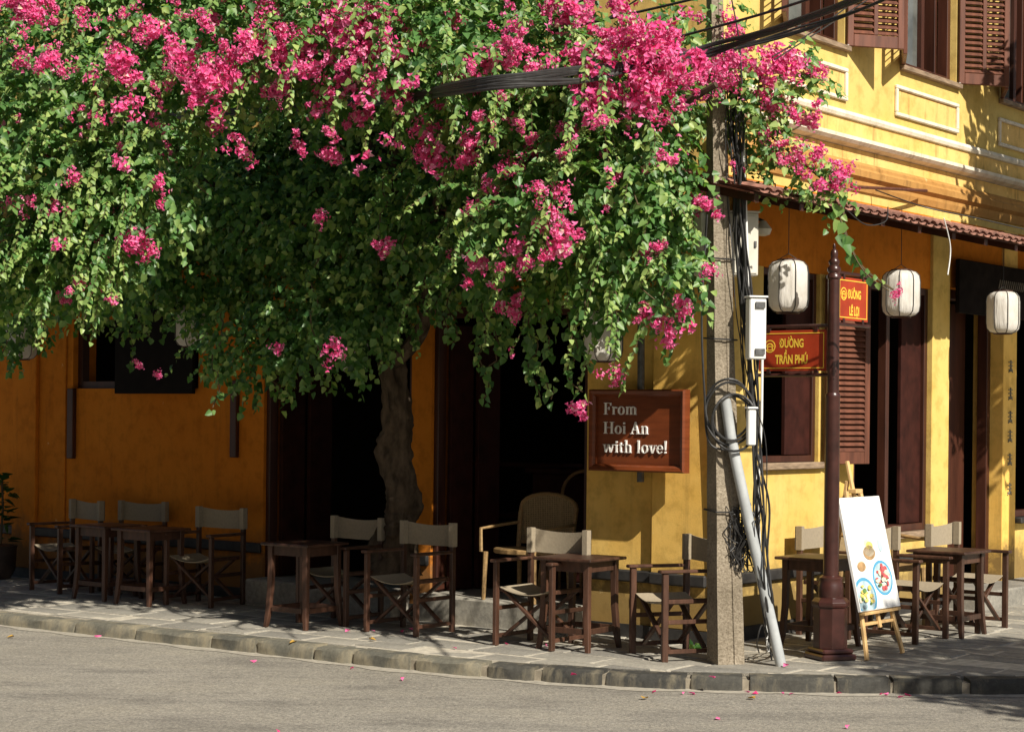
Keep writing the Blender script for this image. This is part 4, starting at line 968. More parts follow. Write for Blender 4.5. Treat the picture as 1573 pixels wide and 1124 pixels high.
# ------------------------------------------------------------------ easel and menu board
eb = (on_z(1331, 1012) + on_z(1388, 1004))/2; EAS = empty('easel', eb, ANG); tag(EAS, 'pale pine easel on the pavement beside the maroon post', 'easel')
lean = rad(13); tl_ = math.tan(lean)
for sx in (-1, 1): MB().bar((sx*0.27, 0, 0), (sx*0.10, 1.15*tl_, 1.15), 0.035, 0.022, up=(0, 1, 0)).build('leg', PINE, EAS, bevel=0.003)
MB().bar((0, 0.50, 0), (0, 1.22*tl_+0.03, 1.22), 0.03, 0.022, up=(0, 1, 0)).build('rear_leg', PINE, EAS, bevel=0.003)
MB().bar((0, 0.20*tl_-0.005, 0.20), (0, 1.36*tl_, 1.36), 0.034, 0.02, up=(0, 1, 0)).build('mast', PINE, EAS, bevel=0.003)
MB().bar((-0.24, 0.235*tl_+0.012, 0.235), (0.24, 0.235*tl_+0.012, 0.235), 0.035, 0.02).build('cross_bar', PINE, EAS, bevel=0.003)
MB().bar((-0.27, 0.315*tl_-0.03, 0.315), (0.27, 0.315*tl_-0.03, 0.315), 0.05, 0.02).build('ledge', PINE, EAS, bevel=0.003)
MB().box(-0.05, 0.05, 1.12*tl_-0.045, 1.12*tl_+0.02, 1.135, 1.165).build('clamp', PINE, EAS, bevel=0.003)
BW, BH = 0.60, 0.80
MBD = empty('menu_board', EAS.matrix_basis @ Vector((0, 0.33*tl_-0.028, 0.328)) if False else (Matrix.Translation(eb) @ Matrix.Rotation(ANG, 4, 'Z')) @ Vector((0, 0.33*tl_-0.030, 0.328)))
MBD.rotation_euler = (Matrix.Rotation(ANG, 4, 'Z') @ Matrix.Rotation(-lean, 4, 'X')).to_euler()
tag(MBD, 'white menu canvas printed with two blue rimmed food plates, resting on the easel', 'menu board')
MB().box(-BW/2, BW/2, -0.012, 0.012, 0, BH).build('canvas', simple('white_menu_print', (0.78, 0.77, 0.74), 0.6, 0.03, 3, bmp=0.0), MBD, bevel=0.003)
def disc(name, x, z, rx, rz_, lay, col, clipx=None):
    m = MB(); ps = [(max(-BW/2+0.004, min(BW/2-0.004, x+rx*math.cos(a))), max(0.006, z+rz_*math.sin(a))) for a in [2*math.pi*k/28 for k in range(28)]]
    m.prism(ps, 0, 0.0008, Matrix(((1, 0, 0, 0), (0, 0, -1, -0.0122-0.0009*lay), (0, 1, 0, 0), (0, 0, 0, 1)))); return m.build(name, col, MBD)
cB = simple('print_blue', (0.09, 0.33, 0.52), 0.5, 0.15, 9, bmp=0); cB2 = simple('print_pale_blue', (0.42, 0.56, 0.60), 0.5, 0.3, 14, bmp=0)
cY = simple('print_yellow', (0.72, 0.60, 0.16), 0.5, 0.3, 25, bmp=0); cR = simple('print_red', (0.50, 0.10, 0.10), 0.5, 0.4, 25, bmp=0)
cGn = simple('print_green', (0.12, 0.22, 0.06), 0.5, 0.4, 25, bmp=0); cBr = simple('print_brown', (0.42, 0.26, 0.12), 0.5, 0.4, 18, bmp=0); cWh = simple('print_cream', (0.74, 0.66, 0.5), 0.5, 0.1, 18, bmp=0)
rp = random.Random(3)
disc('plate_print', 0.11, 0.215, 0.145, 0.125, 0, cB); disc('plate_print', 0.11, 0.215, 0.125, 0.106, 1, cB2)
disc('plate_print', -0.19, 0.10, 0.16, 0.135, 0, cB); disc('plate_print', -0.19, 0.10, 0.135, 0.112, 1, cB2)
for px_, pz_, cols in ((0.11, 0.215, (cR, cGn, cWh, cR, cR, cWh)), (-0.19, 0.10, (cY, cY, cWh, cGn, cY, cB2))):
    for k in range(34):
        a = rp.uniform(0, 6.28); q = rp.uniform(0, 0.10); disc('food_print', px_+q*math.cos(a), pz_+q*0.85*math.sin(a), rp.uniform(0.012, 0.032), rp.uniform(0.009, 0.02), 2+k*0.4, rp.choice(cols))
for x, z, c_, rx, rz_ in ((-0.02, 0.40, cBr, 0.085, 0.05), (-0.02, 0.415, cWh, 0.075, 0.042), (0.0, 0.45, cY, 0.05, 0.03), (-0.03, 0.47, cWh, 0.04, 0.025), (-0.17, 0.31, cBr, 0.06, 0.034), (-0.165, 0.325, cWh, 0.05, 0.028), (0.16, 0.45, cB2, 0.03, 0.05), (0.165, 0.46, cY, 0.018, 0.035)):
    disc('food_print', x, z, rx, rz_, 1+abs(hash((x, z))) % 5*0.5, c_)

# ------------------------------------------------------------------ bougainvillea
def leaf_arrays(P, D, N, size, rngv):
    """vectorised folded heart shaped leaves: base P, direction D, normal N"""
    n = len(P); Dn = D/np.linalg.norm(D, axis=1, keepdims=True); S = np.cross(Dn, N); S /= np.linalg.norm(S, axis=1, keepdims=True)+1e-9
    Nn = np.cross(S, Dn); L = size[:, None]; w = (0.36 + 0.08*rngv.random(n))[:, None]; fo = (0.10 + 0.12*rngv.random(n))[:, None]; cu = (0.06+0.16*rngv.random(n))[:, None]
    b = P; t = P + Dn*L - Nn*L*cu
    r1 = P + Dn*L*0.22 + S*L*w + Nn*L*fo; r2 = P + Dn*L*0.62 + S*L*w*0.72 + Nn*L*(fo*0.6 - cu*0.4)
    l1 = P + Dn*L*0.22 - S*L*w + Nn*L*fo; l2 = P + Dn*L*0.62 - S*L*w*0.72 + Nn*L*(fo*0.6 - cu*0.4)
    Vv = np.stack([b, r1, r2, t, l2, l1], 1).reshape(-1, 3); idx = np.arange(n)[:, None]*6
    Fq = np.concatenate([idx+np.array([[0, 1, 2, 3]]), idx+np.array([[0, 3, 4, 5]])], 1).reshape(-1, 4)
    return Vv, Fq
def np_mesh(name, Vv, Fq, mat, tone=None):
    me = bpy.data.meshes.new(name); nv, nf = len(Vv), len(Fq)
    me.vertices.add(nv); me.vertices.foreach_set('co', Vv.astype(np.float32).ravel())
    me.loops.add(nf*4); me.loops.foreach_set('vertex_index', Fq.astype(np.int32).ravel())
    me.polygons.add(nf); me.polygons.foreach_set('loop_start', np.arange(0, nf*4, 4, dtype=np.int32))
    me.update(calc_edges=True)
    if tone is not None:
        a = me.attributes.new('tone', 'FLOAT', 'POINT'); a.data.foreach_set('value', tone.astype(np.float32))
    me.materials.append(mat); return me

def oo(x, o): return o if o < 0.6 or o > 2.6 else (o if o <= 1.0 else o + 1.5*max(0.0, min(1.0, (620-x)/620)))
tb = on_left(612, 880, 0.42); tbb = tob(tb); TREE = empty('bougainvillea_tree', frb(tbb.x, tbb.y, PZ), ANG)
tag(TREE, 'huge bougainvillea with gnarled trunk and magenta blossom covering the house front', 'tree')
TL = Vector((tbb.x, tbb.y, PZ))
def loc(p): return tob(p) - TL                                        # world -> tree local
m = MB(); path = []; rr = []
tpx = [(610, 882, 0.42), (608, 820, 0.42), (618, 770, 0.45), (607, 700, 0.45), (612, 640, 0.5), (600, 560, 0.55), (592, 480, 0.6), (600, 380, 0.65), (610, 260, 0.8), (620, 120, 1.0)]
path = [loc(on_left(*q)) for q in tpx]; rr = [0.20, 0.165, 0.125, 0.135, 0.11, 0.105, 0.095, 0.085, 0.07, 0.045]
tp = curve_pts(path, 10); tr_ = np.interp(np.linspace(0, len(rr)-1, len(tp)), range(len(rr)), rr)
nseg = 22; vs = []
for i, p in enumerate(tp):
    for k in range(nseg):
        a = 2*math.pi*k/nseg; q = tr_[i]*(1 + 0.17*math.sin(3*a+i*0.21) + 0.11*math.sin(5*a-i*0.36) + 0.10*math.sin(2*a+i*0.9)*math.sin(i*0.5) + random.uniform(-0.10, 0.10)); vs.append((p.x+q*math.cos(a), p.y+q*math.sin(a), p.z))
fs = [(i*nseg+k, i*nseg+(k+1) % nseg, (i+1)*nseg+(k+1) % nseg, (i+1)*nseg+k) for i in range(len(tp)-1) for k in range(nseg)]
m.add(vs, fs); trunk = m.build('trunk', BARK, TREE, smooth=True)
limbs = [[(600, 560, .55), (650, 500, .7), (655, 380, .9), (700, 240, 1.2), (780, 140, 1.5)], [(592, 480, .6), (500, 420, .8), (380, 330, 1.0), (250, 220, 1.5), (120, 150, 1.7)], [(600, 380, .65), (720, 330, .9), (860, 260, 1.2), (980, 200, 1.5), (1100, 130, 1.6)], [(610, 260, .8), (520, 170, 1.2), (420, 90, 1.5)]]
for lb in limbs:
    c = curve_pts([loc(on_left(q[0], q[1], min(q[2], 0.62) if q[0] < 560 else q[2])) for q in lb], 8); MB().tube(c, list(np.linspace(0.07, 0.02, len(c))), 8).build('limb', BARK, trunk, smooth=True)

lobes = []      # px x, px y, distance in front of the house, radius, density
def LB(lst, o, r, dn=1.0):
    for q in lst: lobes.append((q[0], q[1], q[2] if len(q) > 2 else o, q[3] if len(q) > 3 else r, dn))
LB([(-60, 40), (40, 55), (130, 60), (230, 50), (330, 75, 1.85, .5), (430, 70, 1.95, .5), (530, 60, 2.05, .5), (630, 75, 2.1, .48), (720, 85, 2.0, .45), (800, 100, 1.8, .42)], 1.5, 0.5)
LB([(150, 385, 2.95, .28), (210, 335, 2.95, .28), (245, 300, 2.9, .22), (90, 385, 3.1, .28), (30, 400, 3.2, .28)], 3, .3)
LB([(-60, -110, 1.0, .65), (60, -110, 1.0, .65), (180, -120, 1.0, .65)], 1.0, 0.65, 0.7)
LB([(290, -90), (380, -100), (470, -90), (560, -100), (650, -95), (730, -80, 1.6, .5), (790, -60, 1.4, .4), (340, -200), (470, -210), (600, -200), (720, -190)], 1.65, 0.6, 1.0)  # unseen crown above the view, shaped to shade the recess below
LB([(20, 180), (110, 200), (200, 190), (60, 300), (150, 320), (220, 270, 1.8, .35), (5, 390, 1.6, .4), (90, 390, 1.7, .35), (180, 390, 1.6, .3)], 1.85, 0.5)
LB([(290, 200), (390, 210), (480, 190), (570, 200), (660, 200), (310, 310, .98, .36), (410, 320, .98, .36), (510, 310, .98, .36), (600, 310, .98, .36), (690, 310, .98, .36), (360, 345, .98, .3), (460, 350, .98, .3), (560, 350, .98, .3), (650, 345, .98, .3), (260, 320, .98, .33), (320, 420), (420, 420), (520, 430), (600, 410), (690, 400), (760, 380)], 0.58, 0.36, 1.0)
LB([(340, 510), (400, 540), (470, 530), (540, 510), (580, 470), (500, 470), (440, 480)], 0.98, 0.27)
LB([(30, 460), (110, 440), (200, 440), (260, 430), (20, 510, .95, .2)], 0.98, 0.28)
LB([(790, 190), (870, 180), (950, 170), (985, 200, 1.6, .3), (800, 280, 1.3, .4), (870, 290, 1.4, .4), (950, 290), (1000, 290, 1.6, .28), (1000, 380, 1.6, .27), (930, 380, 1.6, .33), (860, 390, 1.4, .3), (960, 440, 1.5, .22), (1035, 440, 1.5, .18), (770, 450, 1.0, .25), (870, 100, 1.4, .4), (960, 110, 1.4, .35)], 1.65, 0.42)
LB([(790, 335, 2.0, .26), (850, 330, 2.0, .28), (735, 405, 1.7, .18)], 2, .3)
LB([(905, 20, 1.2, .25), (985, 40, 1.1, .22), (830, 0, 1.2, .35), (1070, 40, 1.0, .15)], 1.2, .3, 0.5)
for yy in (-60, 60, 170, 280, 380):
    LB([(xx, yy) for xx in range(-60, 880 if yy < 100 else 1000, 95)], 0.45, 0.40, 0.75)
LP, LD, LN, LS, LT = [], [], [], [], []
def twig(p, outward, nl, length, size, tone0):
    d = (outward + RNG.normal(0, 0.45, 3) + np.array([0, 0, -0.15])); d /= np.linalg.norm(d)
    q = p.copy(); step = length/nl
    for k in range(nl):
        d = d + np.array([0, 0, -0.16]) + RNG.normal(0, 0.10, 3); d /= np.linalg.norm(d); q = q + d*step
        side = np.cross(d, np.array([0, 0, 1.0])); side /= np.linalg.norm(side)+1e-6
        ld = d*0.5 + side*(1 if k % 2 else -1)*0.8 + np.array([0, 0, -0.45]) + RNG.normal(0, 0.3, 3)
        nn = np.array([-0.25, -0.55, 0.75]) + outward*0.45 + RNG.normal(0, 0.36, 3)
        LP.append(q.copy()); LD.append(ld); LN.append(nn); LS.append(size*(0.55+0.85*RNG.random())); LT.append(min(1, max(0, tone0 + RNG.normal(0, 0.18) + (0.18 if k > nl-3 else 0))))
for x, y, o, r, dn in lobes:
    c = np.array(loc(on_left(x, y, oo(x, o)))); nt_ = int((150 if o < 1.0 else 92)*dn*(r/0.45)**2) + 8
    for _ in range(nt_):
        v = RNG.normal(0, 1, 3); v /= np.linalg.norm(v)
        q = v*np.array([r*0.9, r*1.12, r])*(RNG.random()**0.35)*(0.85+0.3*RNG.random())
        ov = v*0.8 + np.array([-0.45, -0.15, 0.2])
        p = c + q
        if p[0] + TL.x > -0.12: continue
        twig(p, ov/np.linalg.norm(ov), int(RNG.integers(6, 11)), 0.16+0.16*RNG.random(), 0.056, 0.35+0.25*RNG.random())
# long arching shoots thrown out by every front lobe
SHOOT_STEMS = MB(); TIPS = []
def shoot(p, d, n, size):
    q = np.array(p); d = d/np.linalg.norm(d); pts = [Vector(q)]; bend = RNG.uniform(0.05, 0.13)
    for k in range(n):
        d = d + np.array([-0.01, 0, -bend]) + RNG.normal(0, 0.05, 3); d /= np.linalg.norm(d); q = q + d*RNG.uniform(0.022, 0.036); pts.append(Vector(q))
        side = np.cross(d, np.array([0, 0, 1.0])); side /= np.linalg.norm(side)+1e-6; f = k/n
        for rep_ in range(2 if RNG.random() < 0.35 else 1):
            ld = d*0.45 + side*(1 if (k+rep_) % 2 else -1)*0.8 + np.array([0, 0, -0.35]) + RNG.normal(0, 0.25, 3); nn = np.array([-0.25, -0.5, 0.9]) + RNG.normal(0, 0.3, 3)
            LP.append(q.copy()); LD.append(ld); LN.append(nn); LS.append(size*(1.15-0.65*f)*(0.75+0.5*RNG.random())); LT.append(min(1, max(0, 0.45+0.4*f+RNG.normal(0, 0.14))))
    SHOOT_STEMS.tube(pts[::2], 0.003, 3, False); return q
for x, y, o, r, dn in lobes:
    if o < 1.2 or y < -40: continue
    c = np.array(loc(on_left(x, y, oo(x, o))))
    for _ in range(int(9*(r/0.45)**1.5)+2):
        v = RNG.normal(0, 1, 3); v[0] = -abs(v[0])*0.8-0.2; v[2] = v[2]*0.8+0.15; v /= np.linalg.norm(v)
        tip = shoot(c + v*r*0.8, v + np.array([-0.35, RNG.normal(-0.1, 0.4), 0.35]), int(RNG.integers(14, 30)), RNG.uniform(0.05, 0.072))
        if RNG.random() < (0.5 if y < 180 else 0.15): TIPS.append(tip)
# hanging curtains of thinner trailing foliage
strands = [(45, 390, 470, 1.6), (70, 350, 445, 1.7), (165, 360, 440, 1.7), (190, 400, 480, 1.6), (235, 420, 520, 1.0), (210, 430, 560, 0.9), (320, 215, 300, 1.9), (395, 480, 590, 1.0), (345, 520, 625, 1.1), (430, 540, 605, 1.0), (480, 540, 600, 1.0), (495, 360, 540, 1.35), (560, 500, 590, 0.9), (600, 305, 380, 1.7), (628, 400, 475, 1.5), (690, 440, 520, 1.1), (705, 450, 530, 1.1), (755, 470, 612, 1.35), (770, 430, 560, 1.2), (830, 440, 610, 1.6), (850, 460, 615, 1.65), (893, 470, 600, 1.65), (905, 440, 560, 1.6), (800, 190, 330, 1.75), (815, 300, 400, 1.7), (915, 330, 480, 1.8), (940, 300, 430, 1.85), (965, 330, 480, 1.8), (1005, 340, 470, 1.75), (1040, 380, 500, 1.65), (1040, 300, 430, 1.6), (130, 300, 420, 1.9), (20, 430, 545, 1.2), (650, 200, 260, 1.8), (720, 200, 260, 1.8), (540, 200, 240, 1.9), (1000, 230, 330, 1.9)]
shoot_ids = [2, 8, 11, 13, 14, 17, 19, 20, 21, 23, 25, 27, 28, 31, 7]
FEW_LEAF = []
leaf_me = []
for q in range(5):
    rg = np.random.default_rng(40+q); Vv, Fq = leaf_arrays(np.zeros((1, 3)), np.array([[0, -0.15, -1.0]]), np.array([[0.1*(q-2), -1.0, 0.25]]), np.array([1.0]), rg); leaf_me.append(np_mesh('leaf', Vv, Fq, LEAF_OBJ))
nleafobj = 0
for si, (x, y0, y1, o) in enumerate(strands):
    y = y0-30; pts = []
    o = oo(x, o); a = np.array(loc(on_left(x, y0-40, max(0.3, o-0.15)))); b = np.array(loc(on_left(x, y1, o)))
    nst = int((y1-y0)/9)+4
    path = [a + (b-a)*k/nst + np.array([-0.10*math.sin(math.pi*k/nst*0.8), 0.05*math.sin(k*0.8+si), 0]) + RNG.normal(0, 0.012, 3) for k in range(nst+1)]
    st = MB().tube([Vector(p) for p in path], 0.005, 5).build('hanging_shoot', TWIG, TREE)
    for k, p in enumerate(path):
        for rep in range(3 if k < nst-2 else 2):
            sd = (1 if (k+rep) % 2 else -1); ld = np.array([-0.25+RNG.normal(0, 0.45), sd*0.6+RNG.normal(0, 0.35), -0.75+RNG.normal(0, 0.25)]); nn = np.array([-0.7, -0.8, 0.5]) + RNG.normal(0, 0.35, 3)
            size = 0.055*(0.75+0.55*RNG.random())
            if si in shoot_ids and rep == 0 and nleafobj < 270 and k > 2:
                lo = link('leaf', leaf_me[int(RNG.integers(0, 5))], st); lo.location = p + RNG.normal(0, 0.012, 3)
                lo.rotation_euler = (RNG.normal(0, 0.45), RNG.normal(0, 0.5), -math.pi/2 - 0.25 + RNG.normal(0, 0.7)); lo.scale = (size*1.25,)*3; nleafobj += 1
            else:
                LP.append(p + RNG.normal(0, 0.02, 3)); LD.append(ld); LN.append(nn); LS.append(size); LT.append(min(1, max(0, 0.5+RNG.normal(0, 0.2))))
# sprays reaching past the pole over the side street (their own depth, about half a metre behind the pole)
sprays = [(1075, 60, 12.7, .16), (1110, 95, 12.5, .18), (1140, 120, 12.5, .2), (1170, 160, 12.5, .2), (1200, 150, 12.6, .18), (1170, 215, 12.6, .2), (1205, 250, 12.6, .18), (1155, 265, 12.7, .15), (1130, 205, 12.8, .2), (1140, 160, 12.9, .2), (1230, 275, 12.6, .13), (1255, 265, 12.6, .12), (1285, 300, 12.5, .10), (1230, 110, 12.6, .14), (1255, 125, 12.6, .10), (1120, 30, 12.8, .1), (1045, 140, 12.9, .22), (1040, 230, 13.0, .2), (1035, 330, 13.2, .2), (1048, 180, 12.8, .15)]
for x, y, dz_, r in sprays:
    c = np.array(loc(atZ(x, y, dz_)))
    for _ in range(int(26*(r/0.2)**1.6)+4):
        v = RNG.normal(0, 1, 3); v /= np.linalg.norm(v); p = c + v*r*RNG.random()**0.5
        twig(p, (v*0.5 + np.array([-0.3, -0.5, 0.2])), int(RNG.integers(4, 8)), 0.12+0.1*RNG.random(), 0.05, 0.45+0.3*RNG.random())
stems = [[(1060, 150, 13), (1110, 120, 12.5), (1170, 120, 12.5), (1255, 125, 12.6)], [(1080, 150, 13), (1140, 170, 12.6), (1190, 215, 12.6), (1250, 265, 12.6), (1290, 300, 12.5), (1300, 360, 12.45), (1325, 410, 12.4), (1372, 445, 12.4)], [(1100, 130, 12.6), (1135, 85, 12.5), (1120, 30, 12.7)], [(1080, 180, 13), (1150, 200, 12.6), (1215, 200, 12.6), (1240, 180, 12.6)]]
for lb in stems: MB().tube([Vector(p) for p in curve_pts([loc(atZ(*q)) for q in lb], 8)], 0.007, 5).build('hanging_shoot', TWIG, TREE)
# large leaved trailing shoot near the street sign
st = MB().tube(curve_pts([loc(atZ(*q)) for q in ((1282, 300, 12.45), (1292, 340, 12.4), (1306, 380, 12.38), (1330, 420, 12.35), (1366, 447, 12.35))], 8), 0.005, 5).build('hanging_shoot', TWIG, TREE)
st['label'] = 'large leaved trailing shoot reaching down to the street sign'
for x, y, s_, a_ in ((1278, 318, .10, -0.5), (1290, 322, .10, 0.5), (1282, 342, .11, -0.3), (1298, 348, .10, 0.6), (1289, 365, .11, -0.4), (1304, 368, .10, 0.3), (1296, 382, .10, -0.5), (1310, 384, .09, 0.5), (1303, 396, .09, -0.4), (1316, 398, .09, 0.4), (1312, 410, .08, -0.4), (1322, 405, .08, 0.7), (1322, 420, .075, -0.3), (1333, 418, .07, 0.5), (1334, 432, .07, -0.4), (1345, 428, .06, 0.6), (1348, 440, .055, -0.2), (1356, 436, .05, 0.5), (1283, 300, .10, 0.2), (1292, 306, .09, -0.3)):
    lo = link('leaf', leaf_me[int(RNG.integers(0, 5))], st); lo.location = loc(atZ(x, y-6, 12.36+random.uniform(-.03, .03))); lo.scale = (s_*0.95,)*3
    lo.rotation_euler = (RNG.normal(0, 0.35), a_*0.8, -ANG + RNG.normal(0, 0.5) + 0.4)
ss = SHOOT_STEMS.build('shoot_stems', TWIG, TREE, recalc=False); ss['kind'] = 'stuff'
LP, LD, LN = np.array(LP), np.array(LD), np.array(LN); LS, LT = np.array(LS), np.array(LT)
Vv, Fq = leaf_arrays(LP, LD, LN, LS, RNG); crown = link('crown', np_mesh('crown', Vv, Fq, LEAF, np.repeat(LT, 6)), TREE); crown['kind'] = 'stuff'
print('leaves', len(LP), 'leaf objects', nleafobj)

# flower clusters: a few shared meshes of papery bracts
def cluster_mesh(seed, nfl, bs=0.215):
    rg = np.random.default_rng(seed); P, D, N, S, T = [], [], [], [], []
    subs = [(rg.normal(0, 0.40, 3), 0.28+0.30*rg.random()) for _ in range(6)]
    for i in range(nfl):
        v = rg.normal(0, 1, 3); v /= np.linalg.norm(v); sc_, sr_ = subs[int(rg.integers(0, 6))]
        c = sc_ + v*sr_*rg.random()**0.45
        if nfl < 5: c = v*0.3
        if rg.random() < 0.07: c = c*1.45
        dv = c + 0.6*v; v = dv/(np.linalg.norm(dv)+1e-6); tone = min(0.93, max(0, 0.45+rg.normal(0, 0.2)))
        if rg.random() < 0.03: tone = 1.0
        ax = v + rg.normal(0, 0.35, 3); ax /= np.linalg.norm(ax); s0 = np.cross(ax, rg.normal(0, 1, 3)); s0 /= np.linalg.norm(s0); s1 = np.cross(ax, s0)
        for k in range(3):
            a = 2*math.pi*k/3; dr = s0*math.cos(a)+s1*math.sin(a); D.append(ax*0.75+dr); N.append(-dr*0.7+ax*0.7); P.append(c); S.append(bs*(0.8+0.4*rg.random())); T.append(min(1, max(0, tone+rg.normal(0, 0.06))))
    Vv, Fq = leaf_arrays(np.array(P), np.array(D), np.array(N), np.array(S), rg); return np_mesh('flower_cluster', Vv, Fq, BRACT, np.repeat(np.array(T), 6))
CM = [cluster_mesh(60+q, n) for q, n in enumerate((120, 100, 135, 90, 110))]; CS = [cluster_mesh(80+q, n, 0.36) for q, n in enumerate((14, 20, 26))]
def flower(p, d, small=False):
    o = link('flower_cluster', random.choice(CS if small else CM), TREE); o['kind'] = 'stuff'; o.location = p; o.rotation_euler = (random.uniform(0, 6.3), random.uniform(0, 6.3), random.uniform(0, 6.3)); s = d/2; o.scale = (s*random.uniform(.85, 1.15), s*random.uniform(.85, 1.15), s*random.uniform(.85, 1.15)); return o
big = [(20, 8, 50, 2.2), (55, 12, 45, 2.2), (80, 5, 30, 2.2), (83, 93, 38, 2.3), (175, 95, 48, 2.3), (190, 115, 35, 2.3), (232, 40, 40, 2.2), (185, 175, 38, 2.3), (285, 90, 50, 2.3), (300, 110, 45, 2.3), (315, 135, 55, 2.3), (345, 110, 45, 2.3), (370, 120, 40, 2.3), (350, 75, 30, 2.3), (385, 80, 50, 2.3), (415, 65, 45, 2.3), (440, 85, 50, 2.3), (460, 60, 50, 2.3), (475, 90, 50, 2.3), (510, 35, 50, 2.3), (530, 50, 65, 2.3), (560, 40, 60, 2.3), (590, 30, 40, 2.3), (575, 90, 50, 2.3), (590, 70, 50, 2.3), (545, 105, 45, 2.25), (520, 120, 40, 2.2), (540, 135, 45, 2.2), (570, 140, 40, 2.2), (600, 140, 35, 2.2), (515, 155, 35, 2.1), (550, 185, 36, 2.1), (460, 220, 30, 2.0), (366, 228, 34, 2.1), (515, 238, 35, 2.0), (500, 240, 25, 2.0), (420, 130, 40, 2.2), (405, 15, 40, 2.1), (650, 60, 40, 2.2), (660, 168, 36, 2.05), (652, 200, 36, 2.0), (662, 240, 52, 2.0), (650, 225, 44, 2.0), (708, 145, 34, 2.1), (715, 130, 30, 2.1), (700, 30, 30, 2.0), (722, 215, 30, 2.0), (728, 240, 44, 2.0), (754, 285, 30, 2.0), (735, 105, 45, 2.2), (775, 90, 40, 2.2), (790, 60, 40, 2.1), (815, 110, 30, 2.1), (870, 15, 50, 1.9), (880, 30, 40, 1.9), (965, 2, 45, 1.7), (895, 90, 50, 2.0), (925, 80, 50, 2.0), (955, 60, 40, 1.9), (905, 130, 45, 2.0), (930, 140, 50, 2.0), (915, 165, 40, 2.0), (970, 130, 60, 1.9), (985, 145, 55, 1.9), (1005, 150, 50, 1.9), (980, 90, 45, 1.9), (1015, 80, 55, 1.8), (1010, 45, 45, 1.7), (1040, 60, 40, 1.7), (1040, 110, 50, 1.8), (875, 197, 32, 2.0), (1010, 252, 40, 1.9), (1070, 110, 45, 1.7), (860, 300, 30, 1.9), (918, 297, 28, 1.9), (840, 335, 36, 1.9), (855, 330, 36, 1.9), (870, 360, 42, 1.9), (862, 378, 40, 1.9), (795, 378, 38, 1.85), (802, 402, 38, 1.85), (738, 410, 40, 1.75), (788, 480, 40, 1.55), (690, 390, 18, 1.6), (487, 337, 28, 1.75), (594, 375, 32, 1.75), (510, 537, 33, 1.4), (240, 288, 34, 2.1), (210, 355, 38, 2.0), (205, 378, 42, 2.0), (225, 385, 34, 2.0), (115, 275, 30, 2.1), (88, 320, 32, 2.0), (22, 317, 30, 2.0), (45, 308, 18, 2.0), (155, 380, 30, 1.9), (165, 395, 24, 1.9), (150, 443, 20, 1.8), (97, 455, 20, 1.75), (75, 402, 20, 1.8), (245, 575, 16, 1.1), (215, 560, 20, 1.1), (425, 540, 22, 1.2), (882, 627, 34, 1.72), (1050, 475, 34, 1.7), (1045, 510, 40, 1.65), (985, 490, 36, 1.75), (1010, 495, 22, 1.7), (1000, 395, 26, 1.8), (1015, 375, 24, 1.8), (1078, 315, 34, 1.5), (120, 175, 30, 2.2), (30, 90, 30, 2.2), (130, 20, 30, 2.1), (325, 190, 30, 2.1), (780, 140, 30, 2.0), (320, 25, 30, 2.1)]
for x, y, d_, o in big: flower(loc(on_left(x, y, oo(x, o) + (0.42 if 700 < x < 890 and 290 < y < 430 else 0.15 if y > 190 and x < 830 else 0.05))), d_*1.05/F_PX*14.0)
side = [(1120, 30, 34, 12.45), (1130, 48, 30, 12.4), (1085, 100, 45, 12.3), (1105, 105, 45, 12.3), (1125, 100, 40, 12.3), (1150, 100, 45, 12.3), (1165, 95, 45, 12.35), (1180, 105, 50, 12.35), (1200, 95, 50, 12.4), (1215, 90, 45, 12.4), (1215, 110, 40, 12.4), (1190, 115, 40, 12.35), (1245, 105, 34, 12.45), (1262, 112, 22, 12.45), (1070, 130, 45, 12.4), (1120, 130, 35, 12.3), (1180, 145, 40, 12.4), (1195, 160, 40, 12.4), (1215, 165, 36, 12.45), (1235, 180, 40, 12.45), (1250, 185, 30, 12.45), (1175, 205, 34, 12.4), (1195, 225, 30, 12.4), (1205, 245, 26, 12.4), (1235, 240, 45, 12.4), (1250, 238, 35, 12.4), (1225, 235, 30, 12.4), (1278, 275, 45, 12.35), (1295, 278, 40, 12.35), (1290, 262, 30, 12.35), (1130, 258, 25, 12.5), (1190, 240, 25, 12.5), (1378, 445, 20, 12.3), (1375, 450, 16, 12.3), (1078, 315, 40, 12.7), (1150, 70, 30, 12.4)]
for x, y, d_, o in [b for b in big if b[2] >= 38 and b[1] < 170]:
    for _ in range(2 if x < 850 else 1): xx, yy = x+random.uniform(-26, 26), y+random.uniform(-20, 20); flower(loc(on_left(xx, yy, oo(xx, o) + random.uniform(-.1, .12))), d_*random.uniform(0.5, 0.85)/F_PX*14.0)
for q in TIPS: flower(Vector(q), random.uniform(14, 34)/F_PX*14.0, random.random() < 0.5)
for x, y, d_, z_ in ((1078, 95, 42, 11.95), (1100, 108, 40, 11.95), (1122, 98, 36, 11.95), (1092, 128, 34, 11.95), (1112, 122, 30, 11.95)): flower(loc(atZ(x, y, z_)), d_*0.95/F_PX*z_)
for x, y, d_, z_ in side: flower(loc(atZ(x, y, z_)), d_*1.05/F_PX*z_)
for _ in range(190):      # small loose heads scattered through the upper crown
    x = random.uniform(-20, 1060); y = random.choice((random.uniform(0, 150), random.uniform(0, 240), random.uniform(100, 400)))
    if 260 < x < 760 and y > 170: continue
    flower(loc(on_left(x, y, oo(x, random.uniform(1.9, 2.25) if y < 200 else random.uniform(1.8, 2.1)))), random.uniform(10, 22)/F_PX*14.3, True)

